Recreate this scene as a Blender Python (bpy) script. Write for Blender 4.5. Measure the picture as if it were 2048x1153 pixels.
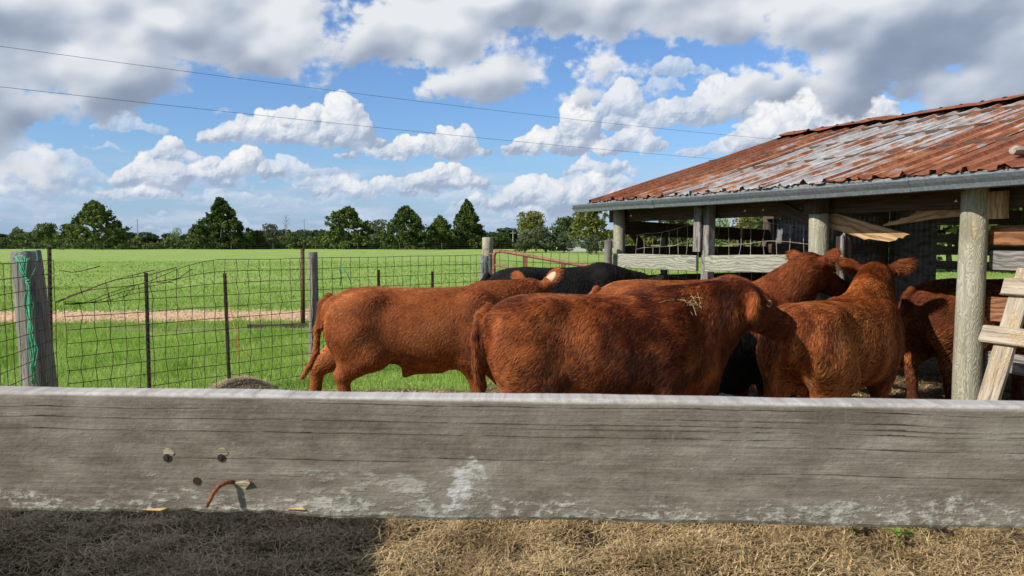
import bpy, math, random
import numpy as np
from mathutils import Vector, Matrix, noise as mnoise

sc = bpy.context.scene
for _o in list(bpy.data.objects):
    bpy.data.objects.remove(_o)
COL = sc.collection
R = math.radians
rng = np.random.default_rng(7)
random.seed(7)

# ------------------------------------------------------------------ camera
FPX = 1547.0                      # focal length in pixels of the 2048 wide photograph
CAM_H = 1.62
PITCH = 3.5
cam_d = bpy.data.cameras.new('camera')
cam = bpy.data.objects.new('camera', cam_d)
COL.objects.link(cam)
cam.location = (0, 0, CAM_H)
cam.rotation_euler = (R(90 - PITCH), 0, 0)
cam_d.sensor_width = 36.0
cam_d.lens = 36.0 * FPX / 2048.0
cam_d.clip_start = 0.05
cam_d.clip_end = 6000
cam_d.dof.use_dof = True
cam_d.dof.focus_distance = 5.6
cam_d.dof.aperture_fstop = 20.0
sc.camera = cam

# ------------------------------------------------------------------ sun, exposure
SUN_EL = 37.0
SUN_H = Vector((-0.86, -0.51, 0)).normalized()          # horizontal direction towards the sun
SUN_DIR = Vector((SUN_H.x * math.cos(R(SUN_EL)), SUN_H.y * math.cos(R(SUN_EL)), math.sin(R(SUN_EL))))
sun_d = bpy.data.lights.new('sun', 'SUN')
sun = bpy.data.objects.new('sun', sun_d)
COL.objects.link(sun)
sun.location = (0, 0, 30)
sun.rotation_euler = SUN_DIR.to_track_quat('Z', 'Y').to_euler()
sun_d.energy = 5.0
sun_d.angle = R(0.53)
sun_d.color = (1.0, 0.945, 0.86)

vs = sc.view_settings
vs.view_transform = 'Standard'
vs.look = 'None'
vs.exposure = 0.27
vs.gamma = 1.0
vs.use_curve_mapping = False
sc.display_settings.display_device = 'sRGB'
sc.render.engine = 'CYCLES'
cy = sc.cycles
cy.use_denoising = True
try:
    cy.denoiser = 'OPENIMAGEDENOISE'
    cy.denoising_input_passes = 'RGB_ALBEDO_NORMAL'
except Exception:
    pass
cy.max_bounces = 6
cy.diffuse_bounces = 3
cy.glossy_bounces = 3
cy.transmission_bounces = 4
cy.transparent_max_bounces = 8
cy.use_adaptive_sampling = True
cy.adaptive_threshold = 0.012
cy.caustics_reflective = False
cy.caustics_refractive = False
sc.cycles_curves.shape = 'RIBBONS'

# ------------------------------------------------------------------ node helpers
class S:
    """a socket with arithmetic"""
    def __init__(self, t, s):
        self.t, self.s = t, s
    def _m(self, op, *a, clamp=False):
        n = self.t.nodes.new('ShaderNodeMath'); n.operation = op; n.use_clamp = clamp
        for i, v in enumerate((self,) + a):
            if isinstance(v, S): self.t.links.new(v.s, n.inputs[i])
            else: n.inputs[i].default_value = float(v)
        return S(self.t, n.outputs[0])
    def __add__(self, o): return self._m('ADD', o)
    __radd__ = __add__
    def __sub__(self, o): return self._m('SUBTRACT', o)
    def __rsub__(self, o): return (self * -1.0) + o
    def __mul__(self, o): return self._m('MULTIPLY', o)
    __rmul__ = __mul__
    def __truediv__(self, o): return self._m('DIVIDE', o)
    def pow(self, o): return self._m('POWER', o)
    def max(self, o): return self._m('MAXIMUM', o)
    def min(self, o): return self._m('MINIMUM', o)
    def abs(self): return self._m('ABSOLUTE')
    def sqrt(self): return self._m('SQRT')
    def clamp(self): return self._m('ADD', 0.0, clamp=True)
    def smooth(self, a, b, lo=0.0, hi=1.0):
        n = self.t.nodes.new('ShaderNodeMapRange'); n.interpolation_type = 'SMOOTHSTEP'
        self.t.links.new(self.s, n.inputs[0])
        for i, v in zip((1, 2, 3, 4), (a, b, lo, hi)):
            n.inputs[i].default_value = float(v)
        return S(self.t, n.outputs[0])
    def lin(self, a, b, lo=0.0, hi=1.0):
        n = self.t.nodes.new('ShaderNodeMapRange'); n.clamp = True
        self.t.links.new(self.s, n.inputs[0])
        for i, v in zip((1, 2, 3, 4), (a, b, lo, hi)):
            n.inputs[i].default_value = float(v)
        return S(self.t, n.outputs[0])

class NT:
    def __init__(self, tree):
        self.t = tree
        tree.nodes.clear()
    def new(self, typ, **kw):
        n = self.t.nodes.new(typ)
        for k, v in kw.items():
            setattr(n, k, v)
        return n
    def set(self, inp, v):
        if v is None: return
        if isinstance(v, S): self.t.links.new(v.s, inp)
        elif isinstance(v, (tuple, list)) and len(v) == 3 and len(inp.default_value) == 4:
            inp.default_value = (*v, 1.0)
        else: inp.default_value = v
    def coord(self, which='Object'):
        return S(self.t, self.new('ShaderNodeTexCoord').outputs[which])
    def pos(self):
        return S(self.t, self.new('ShaderNodeNewGeometry').outputs['Position'])
    def sep(self, v):
        n = self.new('ShaderNodeSeparateXYZ'); self.set(n.inputs[0], v)
        return [S(self.t, o) for o in n.outputs]
    def comb(self, x, y, z):
        n = self.new('ShaderNodeCombineXYZ')
        for i, v in enumerate((x, y, z)): self.set(n.inputs[i], v)
        return S(self.t, n.outputs[0])
    def vm(self, op, a, b=None, c=None, out=0):
        n = self.new('ShaderNodeVectorMath', operation=op)
        for i, v in enumerate((a, b, c)):
            if v is not None: self.set(n.inputs[i], v)
        return S(self.t, n.outputs[out])
    def mapv(self, v, scale=(1, 1, 1), loc=(0, 0, 0)):
        return self.vm('MULTIPLY_ADD', v, tuple(scale), tuple(loc))
    def noise(self, v, scale=5, detail=4, rough=0.5, dist=0.0, col=False):
        n = self.new('ShaderNodeTexNoise')
        self.set(n.inputs['Vector'], v)
        n.inputs['Scale'].default_value = scale
        n.inputs['Detail'].default_value = detail
        n.inputs['Roughness'].default_value = rough
        n.inputs['Distortion'].default_value = dist
        return S(self.t, n.outputs['Color' if col else 'Fac'])
    def voro(self, v, scale=5, detail=0, feature='F1', out='Distance', rand=1.0, rough=0.5):
        n = self.new('ShaderNodeTexVoronoi', feature=feature)
        self.set(n.inputs['Vector'], v)
        n.inputs['Scale'].default_value = scale
        if 'Detail' in n.inputs: n.inputs['Detail'].default_value = detail
        if 'Roughness' in n.inputs: n.inputs['Roughness'].default_value = rough
        n.inputs['Randomness'].default_value = rand
        return S(self.t, n.outputs[out])
    def wave(self, v, scale=5, dist=3, detail=2, dscale=1.0, typ='BANDS', dirn='Z'):
        n = self.new('ShaderNodeTexWave', wave_type=typ)
        if typ == 'BANDS': n.bands_direction = dirn
        else: n.rings_direction = dirn
        self.set(n.inputs['Vector'], v)
        n.inputs['Scale'].default_value = scale
        n.inputs['Distortion'].default_value = dist
        n.inputs['Detail'].default_value = detail
        n.inputs['Detail Scale'].default_value = dscale
        return S(self.t, n.outputs['Fac'])
    def mix(self, f, a, b, mode='MIX'):
        n = self.new('ShaderNodeMix', data_type='RGBA', blend_type=mode)
        self.set(n.inputs[0], f); self.set(n.inputs[6], a); self.set(n.inputs[7], b)
        return S(self.t, n.outputs[2])
    def ramp(self, f, stops, interp='LINEAR'):
        n = self.new('ShaderNodeValToRGB'); self.set(n.inputs[0], f)
        r = n.color_ramp; r.interpolation = interp
        while len(r.elements) < len(stops): r.elements.new(0.5)
        for e, (p, c) in zip(r.elements, stops):
            e.position = p; e.color = (*c, 1.0)
        return S(self.t, n.outputs[0])
    def rand(self):
        return S(self.t, self.new('ShaderNodeObjectInfo').outputs['Random'])
    def bump(self, h, strength=0.3, dist=0.01):
        n = self.new('ShaderNodeBump')
        n.inputs['Strength'].default_value = strength
        n.inputs['Distance'].default_value = dist
        self.set(n.inputs['Height'], h)
        return S(self.t, n.outputs[0])
    def bsdf(self, color, rough=0.8, metal=0.0, normal=None, spec=0.3, **kw):
        n = self.new('ShaderNodeBsdfPrincipled')
        self.set(n.inputs['Base Color'], color)
        self.set(n.inputs['Roughness'], rough)
        self.set(n.inputs['Metallic'], metal)
        self.set(n.inputs['Specular IOR Level'], spec)
        if normal is not None: self.set(n.inputs['Normal'], normal)
        for k, v in kw.items(): self.set(n.inputs[k], v)
        return S(self.t, n.outputs[0])
    def out(self, surf):
        n = self.new('ShaderNodeOutputMaterial')
        self.set(n.inputs['Surface'], surf)

MATS = {}
def material(name):
    """decorator: builds a node material once"""
    def deco(fn):
        m = bpy.data.materials.new(name)
        m.use_nodes = True
        nt = NT(m.node_tree)
        fn(nt)
        MATS[name] = m
        return fn
    return deco

# ------------------------------------------------------------------ world: physical sky with cumulus
def pix_dir(px, py):
    """direction (unit) seen at a pixel of the photograph"""
    u = (px - 1024) / FPX; v = (576.5 - py) / FPX
    c, s = math.cos(R(PITCH)), math.sin(R(PITCH))
    return Vector((u, c + v * s, -s + v * c)).normalized()
def pix_azel(px, py):
    d = pix_dir(px, py)
    return math.atan2(d.x, d.y), math.asin(d.z)
def at(px, py, Y):
    """world point seen at a pixel, Y metres in front of the camera"""
    d = pix_dir(px, py)
    return Vector((0, 0, CAM_H)) + d * (Y / d.y)

# ---- cloud fields, computed (angles in radians times 1547, so one unit is one pixel of the photograph)
def lattice_noise(u, v, seed):
    r = np.random.default_rng(seed)
    G = 256
    ang = r.random((G, G)) * 2 * np.pi
    gx, gy = np.cos(ang), np.sin(ang)
    i = np.floor(u).astype(np.int64); j = np.floor(v).astype(np.int64)
    fu, fv = u - i, v - j
    wu = fu * fu * fu * (fu * (fu * 6 - 15) + 10); wv = fv * fv * fv * (fv * (fv * 6 - 15) + 10)
    def g(a, b, du, dv):
        a = a % G; b = b % G
        return gx[a, b] * du + gy[a, b] * dv
    n00 = g(i, j, fu, fv); n10 = g(i + 1, j, fu - 1, fv); n01 = g(i, j + 1, fu, fv - 1); n11 = g(i + 1, j + 1, fu - 1, fv - 1)
    a = n00 + wu * (n10 - n00); b = n01 + wu * (n11 - n01)
    return (a + wv * (b - a)) * 1.5
def fbm2(u, v, seed, octv=5, gain=0.5):
    s = 0; a = 1.0; t = 0
    for k in range(octv):
        s = s + a * lattice_noise(u * 2 ** k + 17.3 * k, v * 2 ** k + 9.1 * k, seed + k); t += a; a *= gain
    return s / t
def sstep(x, a, b):
    t = np.clip((x - a) / (b - a), 0, 1)
    return t * t * (3 - 2 * t)
def blur(a, s):
    k = int(max(1, round(s * 2.5)))
    w = np.exp(-0.5 * (np.arange(-k, k + 1) / s) ** 2); w /= w.sum()
    for ax in (0, 1):
        p = np.pad(a, [(k, k) if q == ax else (0, 0) for q in range(2)], mode='edge')
        a = sum(w[i] * (p[i:i + a.shape[0]] if ax == 0 else p[:, i:i + a.shape[1]]) for i in range(2 * k + 1))
    return a
CUM = [  # cumulus: pixel centre of its base line, half width, height, contrast
    (585, 288, 172, 62, 1.0), (600, 268, 55, 72, 1.0), (692, 290, 46, 102, 1.0), (480, 285, 60, 40, .55),
    (862, 312, 110, 46, 1.0), (908, 308, 34, 68, 1.0), (745, 318, 70, 30, .9),
    (345, 372, 105, 70, .9), (340, 320, 50, 45, .85), (290, 398, 75, 34, .85), (478, 350, 70, 58, 1.0), (585, 352, 125, 32, .62),
    (735, 390, 95, 48, .85), (885, 378, 85, 56, .95), (820, 392, 60, 22, .7), (965, 415, 55, 34, .8), (655, 375, 60, 30, .7),
    (1110, 308, 105, 60, 1.0), (1160, 280, 42, 76, 1.0), (1268, 303, 62, 58, .85), (1300, 255, 120, 52, .85),
    (1420, 240, 95, 84, .85), (1250, 230, 70, 62, .8), (1345, 150, 40, 46, .6), (1325, 180, 40, 30, .5), (1410, 150, 30, 20, .45),
    (1130, 415, 130, 84, .95), (1060, 400, 60, 50, .85), (1200, 350, 75, 40, .8), (1090, 440, 80, 34, .7),
    (1600, 300, 115, 125, 1.05), (1530, 300, 60, 95, 1.05), (1720, 290, 130, 85, 1.0), (1900, 290, 200, 95, .9), (1440, 308, 80, 28, .7), (1480, 258, 20, 14, .6),
    (70, 375, 80, 72, .6), (105, 330, 60, 40, .55), (30, 395, 60, 40, .55), (255, 262, 60, 34, .5), (215, 300, 32, 14, .4), (235, 240, 40, 26, .55), (100, 400, 90, 26, .45),
]
SOFT = [  # broad, soft clouds: centre, half width, half height, weight
    (330, -20, 320, 150, 1.05), (90, 60, 260, 150, 1.05), (760, -170, 900, 110, .7), (1700, -150, 700, 140, .9), (520, 60, 130, 105, 1.05), (40, 235, 140, 80, .8), (180, 160, 190, 45, .95), (60, 330, 130, 60, .38), (-120, 200, 200, 160, .9),
    (880, 60, 190, 110, 1.0), (1000, 150, 130, 62, .85), (1150, 30, 280, 130, 1.0), (800, 140, 90, 45, .65),
    (1500, -10, 330, 105, 1.0), (1800, 60, 310, 115, 1.05), (1980, 130, 240, 95, 1.05), (1390, 20, 200, 95, .9), (1640, 120, 110, 50, .45), (1750, 190, 90, 40, .5), (2200, 100, 260, 190, 1.0),
]
def cloud_window(U, V, to_uv, seed=5):
    """U, V: grids of angle units. Returns rgb, alpha."""
    rs = np.random.default_rng(seed)
    step = abs(U[0, 1] - U[0, 0])
    wu = fbm2(U / 46, V / 46, 11, 4) * 15 + fbm2(U / 13, V / 13, 31, 3) * 4.5
    wv = fbm2(U / 46 + 50, V / 46, 21, 4) * 12 + fbm2(U / 13 + 9, V / 13, 41, 3) * 4.5
    Uw, Vw = U + wu, V + wv
    H = np.full(U.shape, -1e3); C = np.zeros(U.shape); B = np.zeros(U.shape)
    u0, v0 = U[0, 0], V[0, 0]
    ny, nx = U.shape
    def splat(cu, cv, r, zc, con, rel):
        i0 = int((cu - r - 26 - u0) / step); i1 = int((cu + r + 26 - u0) / step) + 1
        j0 = int((cv - r - 26 - v0) / step); j1 = int((cv + r + 26 - v0) / step) + 1
        i0, i1, j0, j1 = max(i0, 0), min(i1, nx), max(j0, 0), min(j1, ny)
        if i1 <= i0 or j1 <= j0: return
        d2 = (Uw[j0:j1, i0:i1] - cu) ** 2 + (Vw[j0:j1, i0:i1] - cv) ** 2
        z = np.where(d2 < r * r, zc + np.sqrt(np.maximum(r * r - d2, 0)), -1e3)
        m = z > H[j0:j1, i0:i1]
        H[j0:j1, i0:i1][m] = z[m]
        C[j0:j1, i0:i1][m] = con
        B[j0:j1, i0:i1][m] = rel
    clouds = []
    for (cx, base, hw, ht, con) in CUM:
        a, b = to_uv(cx, base); _, tp = to_uv(cx, base - ht)
        clouds.append((a, b, hw, tp - b, con))
    for k in range(170):                    # small far clouds, flatter and paler towards the horizon
        v = 12 + 105 * rs.random() ** 1.25
        a = (rs.random() - 0.5) * 2150
        s = 0.35 + v / 105
        clouds.append((a, v, (14 + 46 * rs.random()) * s, (7 + 16 * rs.random()) * s, 0.20 + 0.38 * rs.random() * min(1, v / 80)))
    for (a, b, hw, ht, con) in clouds:
        n = int(26 + hw * 0.75)
        for q in range(n):
            t = rs.uniform(-1, 1)
            env = ht * (1 - abs(t) ** 2.2) * (0.72 + 0.28 * math.sin(5 * t + a))
            r = min(max(ht * rs.uniform(0.10, 0.42) * (1.1 - 0.6 * abs(t)), 2.5), 40)
            hgt = max(env - r, 0) * rs.random() ** 0.6
            splat(a + t * hw, b + r * 0.55 + hgt, r, -0.25 * hgt + rs.uniform(-.25, .25) * r, con, (hgt + r) / max(ht, 1))
    m = (H > -900).astype(float)
    Hs = np.where(H > -900, H, 0)
    mb = blur(m, 1.6 / step)
    Hn = 0.5 * blur(Hs, 2.0 / step) / np.maximum(blur(m, 2.0 / step), 0.05) + 0.9 * blur(Hs, 6.5 / step) / np.maximum(blur(m, 6.5 / step), 0.08)
    detail = fbm2(U / 12, V / 12, 71, 3, 0.5) * 1.1 + fbm2(U / 36, V / 36, 77, 4, 0.5) * 7.0
    gy, gx = np.gradient(Hn + detail, step)
    nz = 1.0 / np.sqrt(1 + gx * gx + gy * gy)
    L = np.array((-0.42, 0.60, 0.68)); L /= np.linalg.norm(L)
    lit = np.clip((-gx * L[0] - gy * L[1] + L[2]) * nz, 0, 1)
    edge = sstep(blur(m, 2.2 / step) + fbm2(U / 7, V / 7, 91, 3, .6) * 0.42 + fbm2(U / 40, V / 40, 95, 2, .6) * 0.25, 0.28, 0.85)
    Bb = blur(B, 3.0 / step) / np.maximum(blur(m, 3.0 / step), .05)
    Cb = blur(C, 2.0 / step) / np.maximum(blur(m, 2.0 / step), .05)
    lum = np.clip(0.02 + 0.80 * lit ** 1.3 + 0.62 * (np.clip(Bb, 0, 1.0) - 0.42) + 0.35 * fbm2(U / 60, V / 40, 88, 3), 0.0, 1.0)
    lo = np.array((0.36, 0.45, 0.60)); mid = np.array((0.66, 0.72, 0.82)); hi = np.array((0.97, 0.97, 0.97))
    def ramp3(x):
        x = x[..., None]
        return np.where(x < 0.5, lo + (mid - lo) * x * 2, mid + (hi - mid) * (x - 0.5) * 2)
    crgb = ramp3(lum)
    # aerial perspective: low clouds lose contrast against the pale blue
    far = np.clip(1 - Cb, 0, 1)[..., None]
    crgb = crgb * (1 - 0.75 * far) + np.array((0.50, 0.63, 0.83)) * 0.75 * far
    calpha = edge * np.clip(0.25 + Cb * 0.85, 0, 1)
    # broad soft clouds
    def soft_density(U, V):
        f = np.full(U.shape, -1.0)
        for (cx, cyy, rx, ry, w) in SOFT:
            a, b = to_uv(cx, cyy)
            q = np.sqrt(((U - a) / rx) ** 2 + ((V - b) / ry) ** 2)
            f = np.maximum(f, w - 0.95 * q)
        return f
    n1 = fbm2(U / 150, V / 105, 101, 6, 0.52)
    n2 = fbm2(U / 34, V / 28, 131, 5, 0.58)
    f = soft_density(U + n1 * 90, V + n1 * 60) + n1 * 0.95 + n2 * 0.20
    salpha = sstep(f + n2 * .12, 0.0, 0.36)
    thick = np.clip(f, 0, 1.3)
    du, dv = int(10 / step), int(20 / step)
    tsun = np.roll(np.roll(blur(thick, 7 / step), du, 1), -dv, 0)       # thickness towards the sun
    n3 = fbm2(U / 62, V / 44, 161, 5, 0.5)
    gy, gx = np.gradient(blur(n1 * 170, 14.0 / step) + blur(n3, 4.0 / step) * 9.0 + n2 * 0.6, step)
    rel = np.clip(0.50 + 0.55 * (-gx * L[0] - gy * L[1]), -0.1, 1.1)
    hgtn = sstep(V, to_uv(1024, 215)[1], to_uv(1024, 20)[1])
    right = sstep(U, to_uv(1480, 100)[0], to_uv(1900, 100)[0])
    sl = rel * 0.62 + 0.34 * hgtn + 0.40 * (1 - np.clip(tsun, 0, 1.1)) - 0.34 * right * sstep(V, to_uv(1, 330)[1], to_uv(1, 190)[1]) + 0.02 + 0.50 * fbm2(U / 190, V / 120, 151, 3)
    sl = np.where(sl < .30, .30 * np.exp(np.minimum((sl - .30) / .30, 0)), sl) + .10 * n3
    sl = np.clip(sl, 0, 1)
    lo = np.array((0.25, 0.31, 0.42)); mid = np.array((0.50, 0.56, 0.66)); hi = np.array((0.85, 0.87, 0.90))
    srgb = ramp3(sl)
    rgb = crgb * (1 - salpha[..., None]) + srgb * salpha[..., None]
    alpha = 1 - (1 - calpha) * (1 - salpha * 0.97)
    # flat grey-blue banks one behind the other down to the horizon
    bk = fbm2(U / 200, V / 26, 301, 5, .5) + 0.3 * fbm2(U / 40, V / 16, 321, 4, .55)
    ba = sstep(bk, -0.35, 0.35) * 0.66 * sstep(V, 185, 60)
    bsh = np.clip(0.5 + 1.1 * fbm2(U / 90, V / 24, 341, 5, .5), 0, 1)[..., None]
    brgb = np.array((0.40, 0.52, 0.73)) * (1 - bsh) + np.array((0.68, 0.75, 0.85)) * bsh
    a2 = calpha + ba * (1 - calpha)
    crgb = (crgb * calpha[..., None] + brgb * (ba * (1 - calpha))[..., None]) / np.maximum(a2, 1e-3)[..., None]
    calpha = a2
    alpha = 1 - (1 - calpha) * (1 - salpha * 0.97)
    # straight colour of the pair
    pre = crgb * (calpha * (1 - salpha * .97))[..., None] + srgb * (salpha * .97)[..., None]
    rgb = pre / np.maximum(alpha, 1e-3)[..., None]
    return rgb, alpha
def cloud_around(U, V):
    """the same weather over the rest of the sky, coarse"""
    s = 1 + np.clip(V, 0, 2500) / 500
    f = fbm2(U / 520, V / 260, 201, 5, .55) * 1.5 + 0.16 + fbm2(U / 120, V / 80, 221, 4, .55) * 0.35
    a = sstep(f, 0.0, 0.4) * sstep(V, -40, 60)
    sl = np.clip(0.62 + fbm2(U / 160, V / 90, 241, 4) * 0.9 - 0.35 * np.clip(f, 0, 1), 0, 1)[..., None]
    lo = np.array((0.30, 0.36, 0.46)); hi = np.array((0.88, 0.88, 0.89))
    return lo + (hi - lo) * sl, a

SKY_STRENGTH = 0.12
def float_image(name, arr):
    h, w = arr.shape[:2]
    im = bpy.data.images.new(name, w, h, alpha=True, float_buffer=True)
    im.colorspace_settings.name = 'Non-Color'
    im.alpha_mode = 'CHANNEL_PACKED'
    im.pixels.foreach_set(np.ascontiguousarray(arr, dtype=np.float32).ravel())
    im.update()
    return im
def build_world():
    w = bpy.data.worlds.new('World')
    sc.world = w
    w.use_nodes = True
    nt = NT(w.node_tree)
    t = w.node_tree
    sky = nt.new('ShaderNodeTexSky', sky_type='NISHITA')
    sky.sun_disc = False
    sky.sun_elevation = R(SUN_EL)
    sky.sun_rotation = math.atan2(SUN_H.x, SUN_H.y)
    sky.air_density = 1.0
    sky.dust_density = 0.8
    sky.ozone_density = 1.5
    skyc = nt.vm('SCALE', S(t, sky.outputs[0]))
    skyc.s.node.inputs['Scale'].default_value = SKY_STRENGTH
    skyc = nt.vm('MULTIPLY', skyc, (0.72, 0.96, 1.30))       # the deeper blue of the photograph's white balance
    d = nt.coord('Generated')
    x, y, z = nt.sep(d)
    az = x._m('ARCTAN2', y) * FPX
    el = z._m('ARCSINE') * FPX
    def to_uv(px, py):
        a, e = pix_azel(px, py)
        return a * FPX, e * FPX
    st = 1.4
    U0, U1, V0, V1 = -1090.0, 1090.0, -40.0, 600.0
    gu = np.arange(U0, U1, st); gv = np.arange(V0, V1, st)
    U1 = gu[-1] + st; V1 = gv[-1] + st
    U, V = np.meshgrid(gu, gv)
    rgb, a = cloud_window(U, V, to_uv)
    im1 = float_image('clouds_ahead', np.dstack([rgb, a]))
    AU = np.pi * FPX
    U, V = np.meshgrid(np.linspace(-AU, AU, 1200), np.linspace(0, AU / 2, 300))
    rgb, a = cloud_around(U, V)
    im2 = float_image('clouds_around', np.dstack([rgb, a]))
    def tex(im, u, v, ext):
        n = nt.new('ShaderNodeTexImage', image=im, extension=ext, interpolation='Linear')
        nt.set(n.inputs[0], nt.comb(u, v, 0.0))
        return S(t, n.outputs[0]), S(t, n.outputs[1])
    c1, a1 = tex(im1, (az - U0) / (U1 - U0), (el - V0) / (V1 - V0), 'EXTEND')
    c2, a2 = tex(im2, (az + AU) / (2 * AU), el / (AU / 2), 'EXTEND')
    inside = az.abs().smooth(1080.0, 1010.0) * el.smooth(590.0, 520.0)
    hz = el.smooth(210.0, -10.0) * 0.6
    c0 = nt.mix(hz, skyc, (0.36, 0.53, 0.81))
    c = nt.mix(inside, nt.mix(a2, c0, c2), nt.mix(a1, c0, c1))
    bg = nt.new('ShaderNodeBackground')
    nt.set(bg.inputs['Color'], c)
    bg.inputs['Strength'].default_value = 0.80
    o = nt.new('ShaderNodeOutputWorld')
    t.links.new(bg.outputs[0], o.inputs[0])
    w.cycles.sampling_method = 'MANUAL'
    w.cycles.sample_map_resolution = 512
build_world()
# ------------------------------------------------------------------ object helpers
def link(o, parent=None):
    COL.objects.link(o)
    if parent is not None:
        o.parent = parent
    return o
def tag(o, label=None, cat=None, group=None, kind=None):
    if label: o['label'] = label
    if cat: o['category'] = cat
    if group: o['group'] = group
    if kind: o['kind'] = kind
    return o
def empty(name, loc=(0, 0, 0), rotz=0.0):
    o = bpy.data.objects.new(name, None)
    o.empty_display_size = 0.2
    o.location = loc
    o.rotation_euler = (0, 0, rotz)
    return link(o)
def mesh_data(name, verts, faces, smooth=False):
    me = bpy.data.meshes.new(name)
    verts = np.asarray(verts, dtype=np.float32)
    if isinstance(faces, np.ndarray):
        nf, k = faces.shape
        me.vertices.add(len(verts)); me.vertices.foreach_set('co', verts.ravel())
        me.loops.add(nf * k); me.loops.foreach_set('vertex_index', faces.astype(np.int32).ravel())
        me.polygons.add(nf)
        me.polygons.foreach_set('loop_start', np.arange(0, nf * k, k, dtype=np.int32))
        me.update(calc_edges=True)
    else:
        me.from_pydata([tuple(map(float, v)) for v in verts], [], faces)
        me.update()
    if smooth:
        me.polygons.foreach_set('use_smooth', np.ones(len(me.polygons), dtype=bool))
    return me
def obj(name, me, mat=None, parent=None, M=None):
    """links mesh data as one object; M is its matrix relative to the parent"""
    if mat is not None and not me.materials:
        me.materials.append(MATS[mat] if isinstance(mat, str) else mat)
    o = bpy.data.objects.new(name, me)
    if M is not None: o.matrix_basis = M
    return link(o, parent)

class MB:
    """collects shapes for ONE mesh object"""
    def __init__(self): self.v, self.f, self.n = [], [], 0
    def add(self, verts, faces):
        verts = np.asarray(verts, float).reshape(-1, 3)
        self.v.append(verts)
        self.f += [tuple(int(i) + self.n for i in f) for f in faces]
        self.n += len(verts)
        return self
    def box(self, lo, hi, M=None):
        x0, y0, z0 = lo; x1, y1, z1 = hi
        v = np.array([(x0, y0, z0), (x1, y0, z0), (x1, y1, z0), (x0, y1, z0), (x0, y0, z1), (x1, y0, z1), (x1, y1, z1), (x0, y1, z1)], float)
        if M is not None: v = np.array([M @ Vector(q) for q in v])
        return self.add(v, [(0, 3, 2, 1), (4, 5, 6, 7), (0, 1, 5, 4), (1, 2, 6, 5), (2, 3, 7, 6), (3, 0, 4, 7)])
    def tube(self, pts, rad, seg=6, cap=True):
        pts = np.asarray(pts, float); n = len(pts)
        rad = np.full(n, rad, float) if np.isscalar(rad) else np.asarray(rad, float)
        tan = np.gradient(pts, axis=0); tan /= np.maximum(np.linalg.norm(tan, axis=1, keepdims=True), 1e-9)
        up = np.array((0, 0, 1.0)) if abs(tan[0][2]) < 0.9 else np.array((0, 1.0, 0))
        V = []
        for i in range(n):
            a = np.cross(tan[i], up); a /= np.linalg.norm(a); b = np.cross(a, tan[i]); up = b
            th = np.arange(seg) * 2 * np.pi / seg
            V.append(pts[i] + rad[i] * (np.cos(th)[:, None] * a + np.sin(th)[:, None] * b))
        F = []
        for i in range(n - 1):
            for k in range(seg):
                k2 = (k + 1) % seg
                F.append((i * seg + k, i * seg + k2, (i + 1) * seg + k2, (i + 1) * seg + k))
        if cap:
            F.append(tuple(range(seg))[::-1]); F.append(tuple((n - 1) * seg + k for k in range(seg)))
        return self.add(np.concatenate(V), F)
    def build(self, name, mat, parent=None, smooth=False, M=None):
        return obj(name, mesh_data(name, np.concatenate(self.v), self.f, smooth), mat, parent, M)

def frame(p0, p1, up=(0, 0, 1)):
    """matrix whose x runs from p0 to p1, z close to up; origin in the middle"""
    p0, p1 = Vector(p0), Vector(p1)
    x = (p1 - p0).normalized(); z = Vector(up); y = z.cross(x).normalized(); z = x.cross(y)
    M = Matrix((x, y, z)).transposed().to_4x4()
    M.translation = (p0 + p1) / 2
    return M, (p1 - p0).length
def plank_mesh(L, W, T, seed=0, bev=0.006, warp=0.004, rag=0.0, cut0=0.0, cut1=0.0):
    """board along x, W across z, T through y; eased edges, slight warp, ends cut at a slant or ragged"""
    r = np.random.default_rng(seed)
    n = max(4, int(L / 0.16))
    prof = [(-T / 2 + bev, -W / 2), (T / 2 - bev, -W / 2), (T / 2, -W / 2 + bev), (T / 2, W / 2 - bev), (T / 2 - bev, W / 2), (-T / 2 + bev, W / 2), (-T / 2, W / 2 - bev), (-T / 2, -W / 2 + bev)]
    prof = np.array(prof)
    V = []
    for i in range(n + 1):
        t = i / n
        x = (t - 0.5) * L
        zb = warp * math.sin(3 * t + seed) + r.normal(0, warp * 0.3)
        yb = warp * 0.7 * math.cos(2.3 * t + seed * 1.7)
        for (py, pz) in prof:
            xx = x
            if i == 0: xx += cut0 * pz / W + r.normal(0, rag + 0.001)
            if i == n: xx += cut1 * pz / W + r.normal(0, rag + 0.001)
            V.append((xx, py + yb + r.normal(0, 0.0006), pz + zb + r.normal(0, 0.0012)))
    F = []
    for i in range(n):
        for k in range(8):
            k2 = (k + 1) % 8
            F.append((i * 8 + k, (i + 1) * 8 + k, (i + 1) * 8 + k2, i * 8 + k2))
    F.append(tuple(range(8))); F.append(tuple(n * 8 + k for k in range(8))[::-1])
    return mesh_data('plank', V, F)
_pl = [0]
def plank(name, p0, p1, W, T, mat, parent=None, up=(0, 0, 1), origin=None, **kw):
    """a board between two world points; parent has only a location"""
    _pl[0] += 1
    M, L = frame(p0, p1, up)
    if parent is not None: M.translation = M.translation - parent.location
    return obj(name, plank_mesh(L, W, T, seed=_pl[0], **kw), mat, parent, M)
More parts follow.
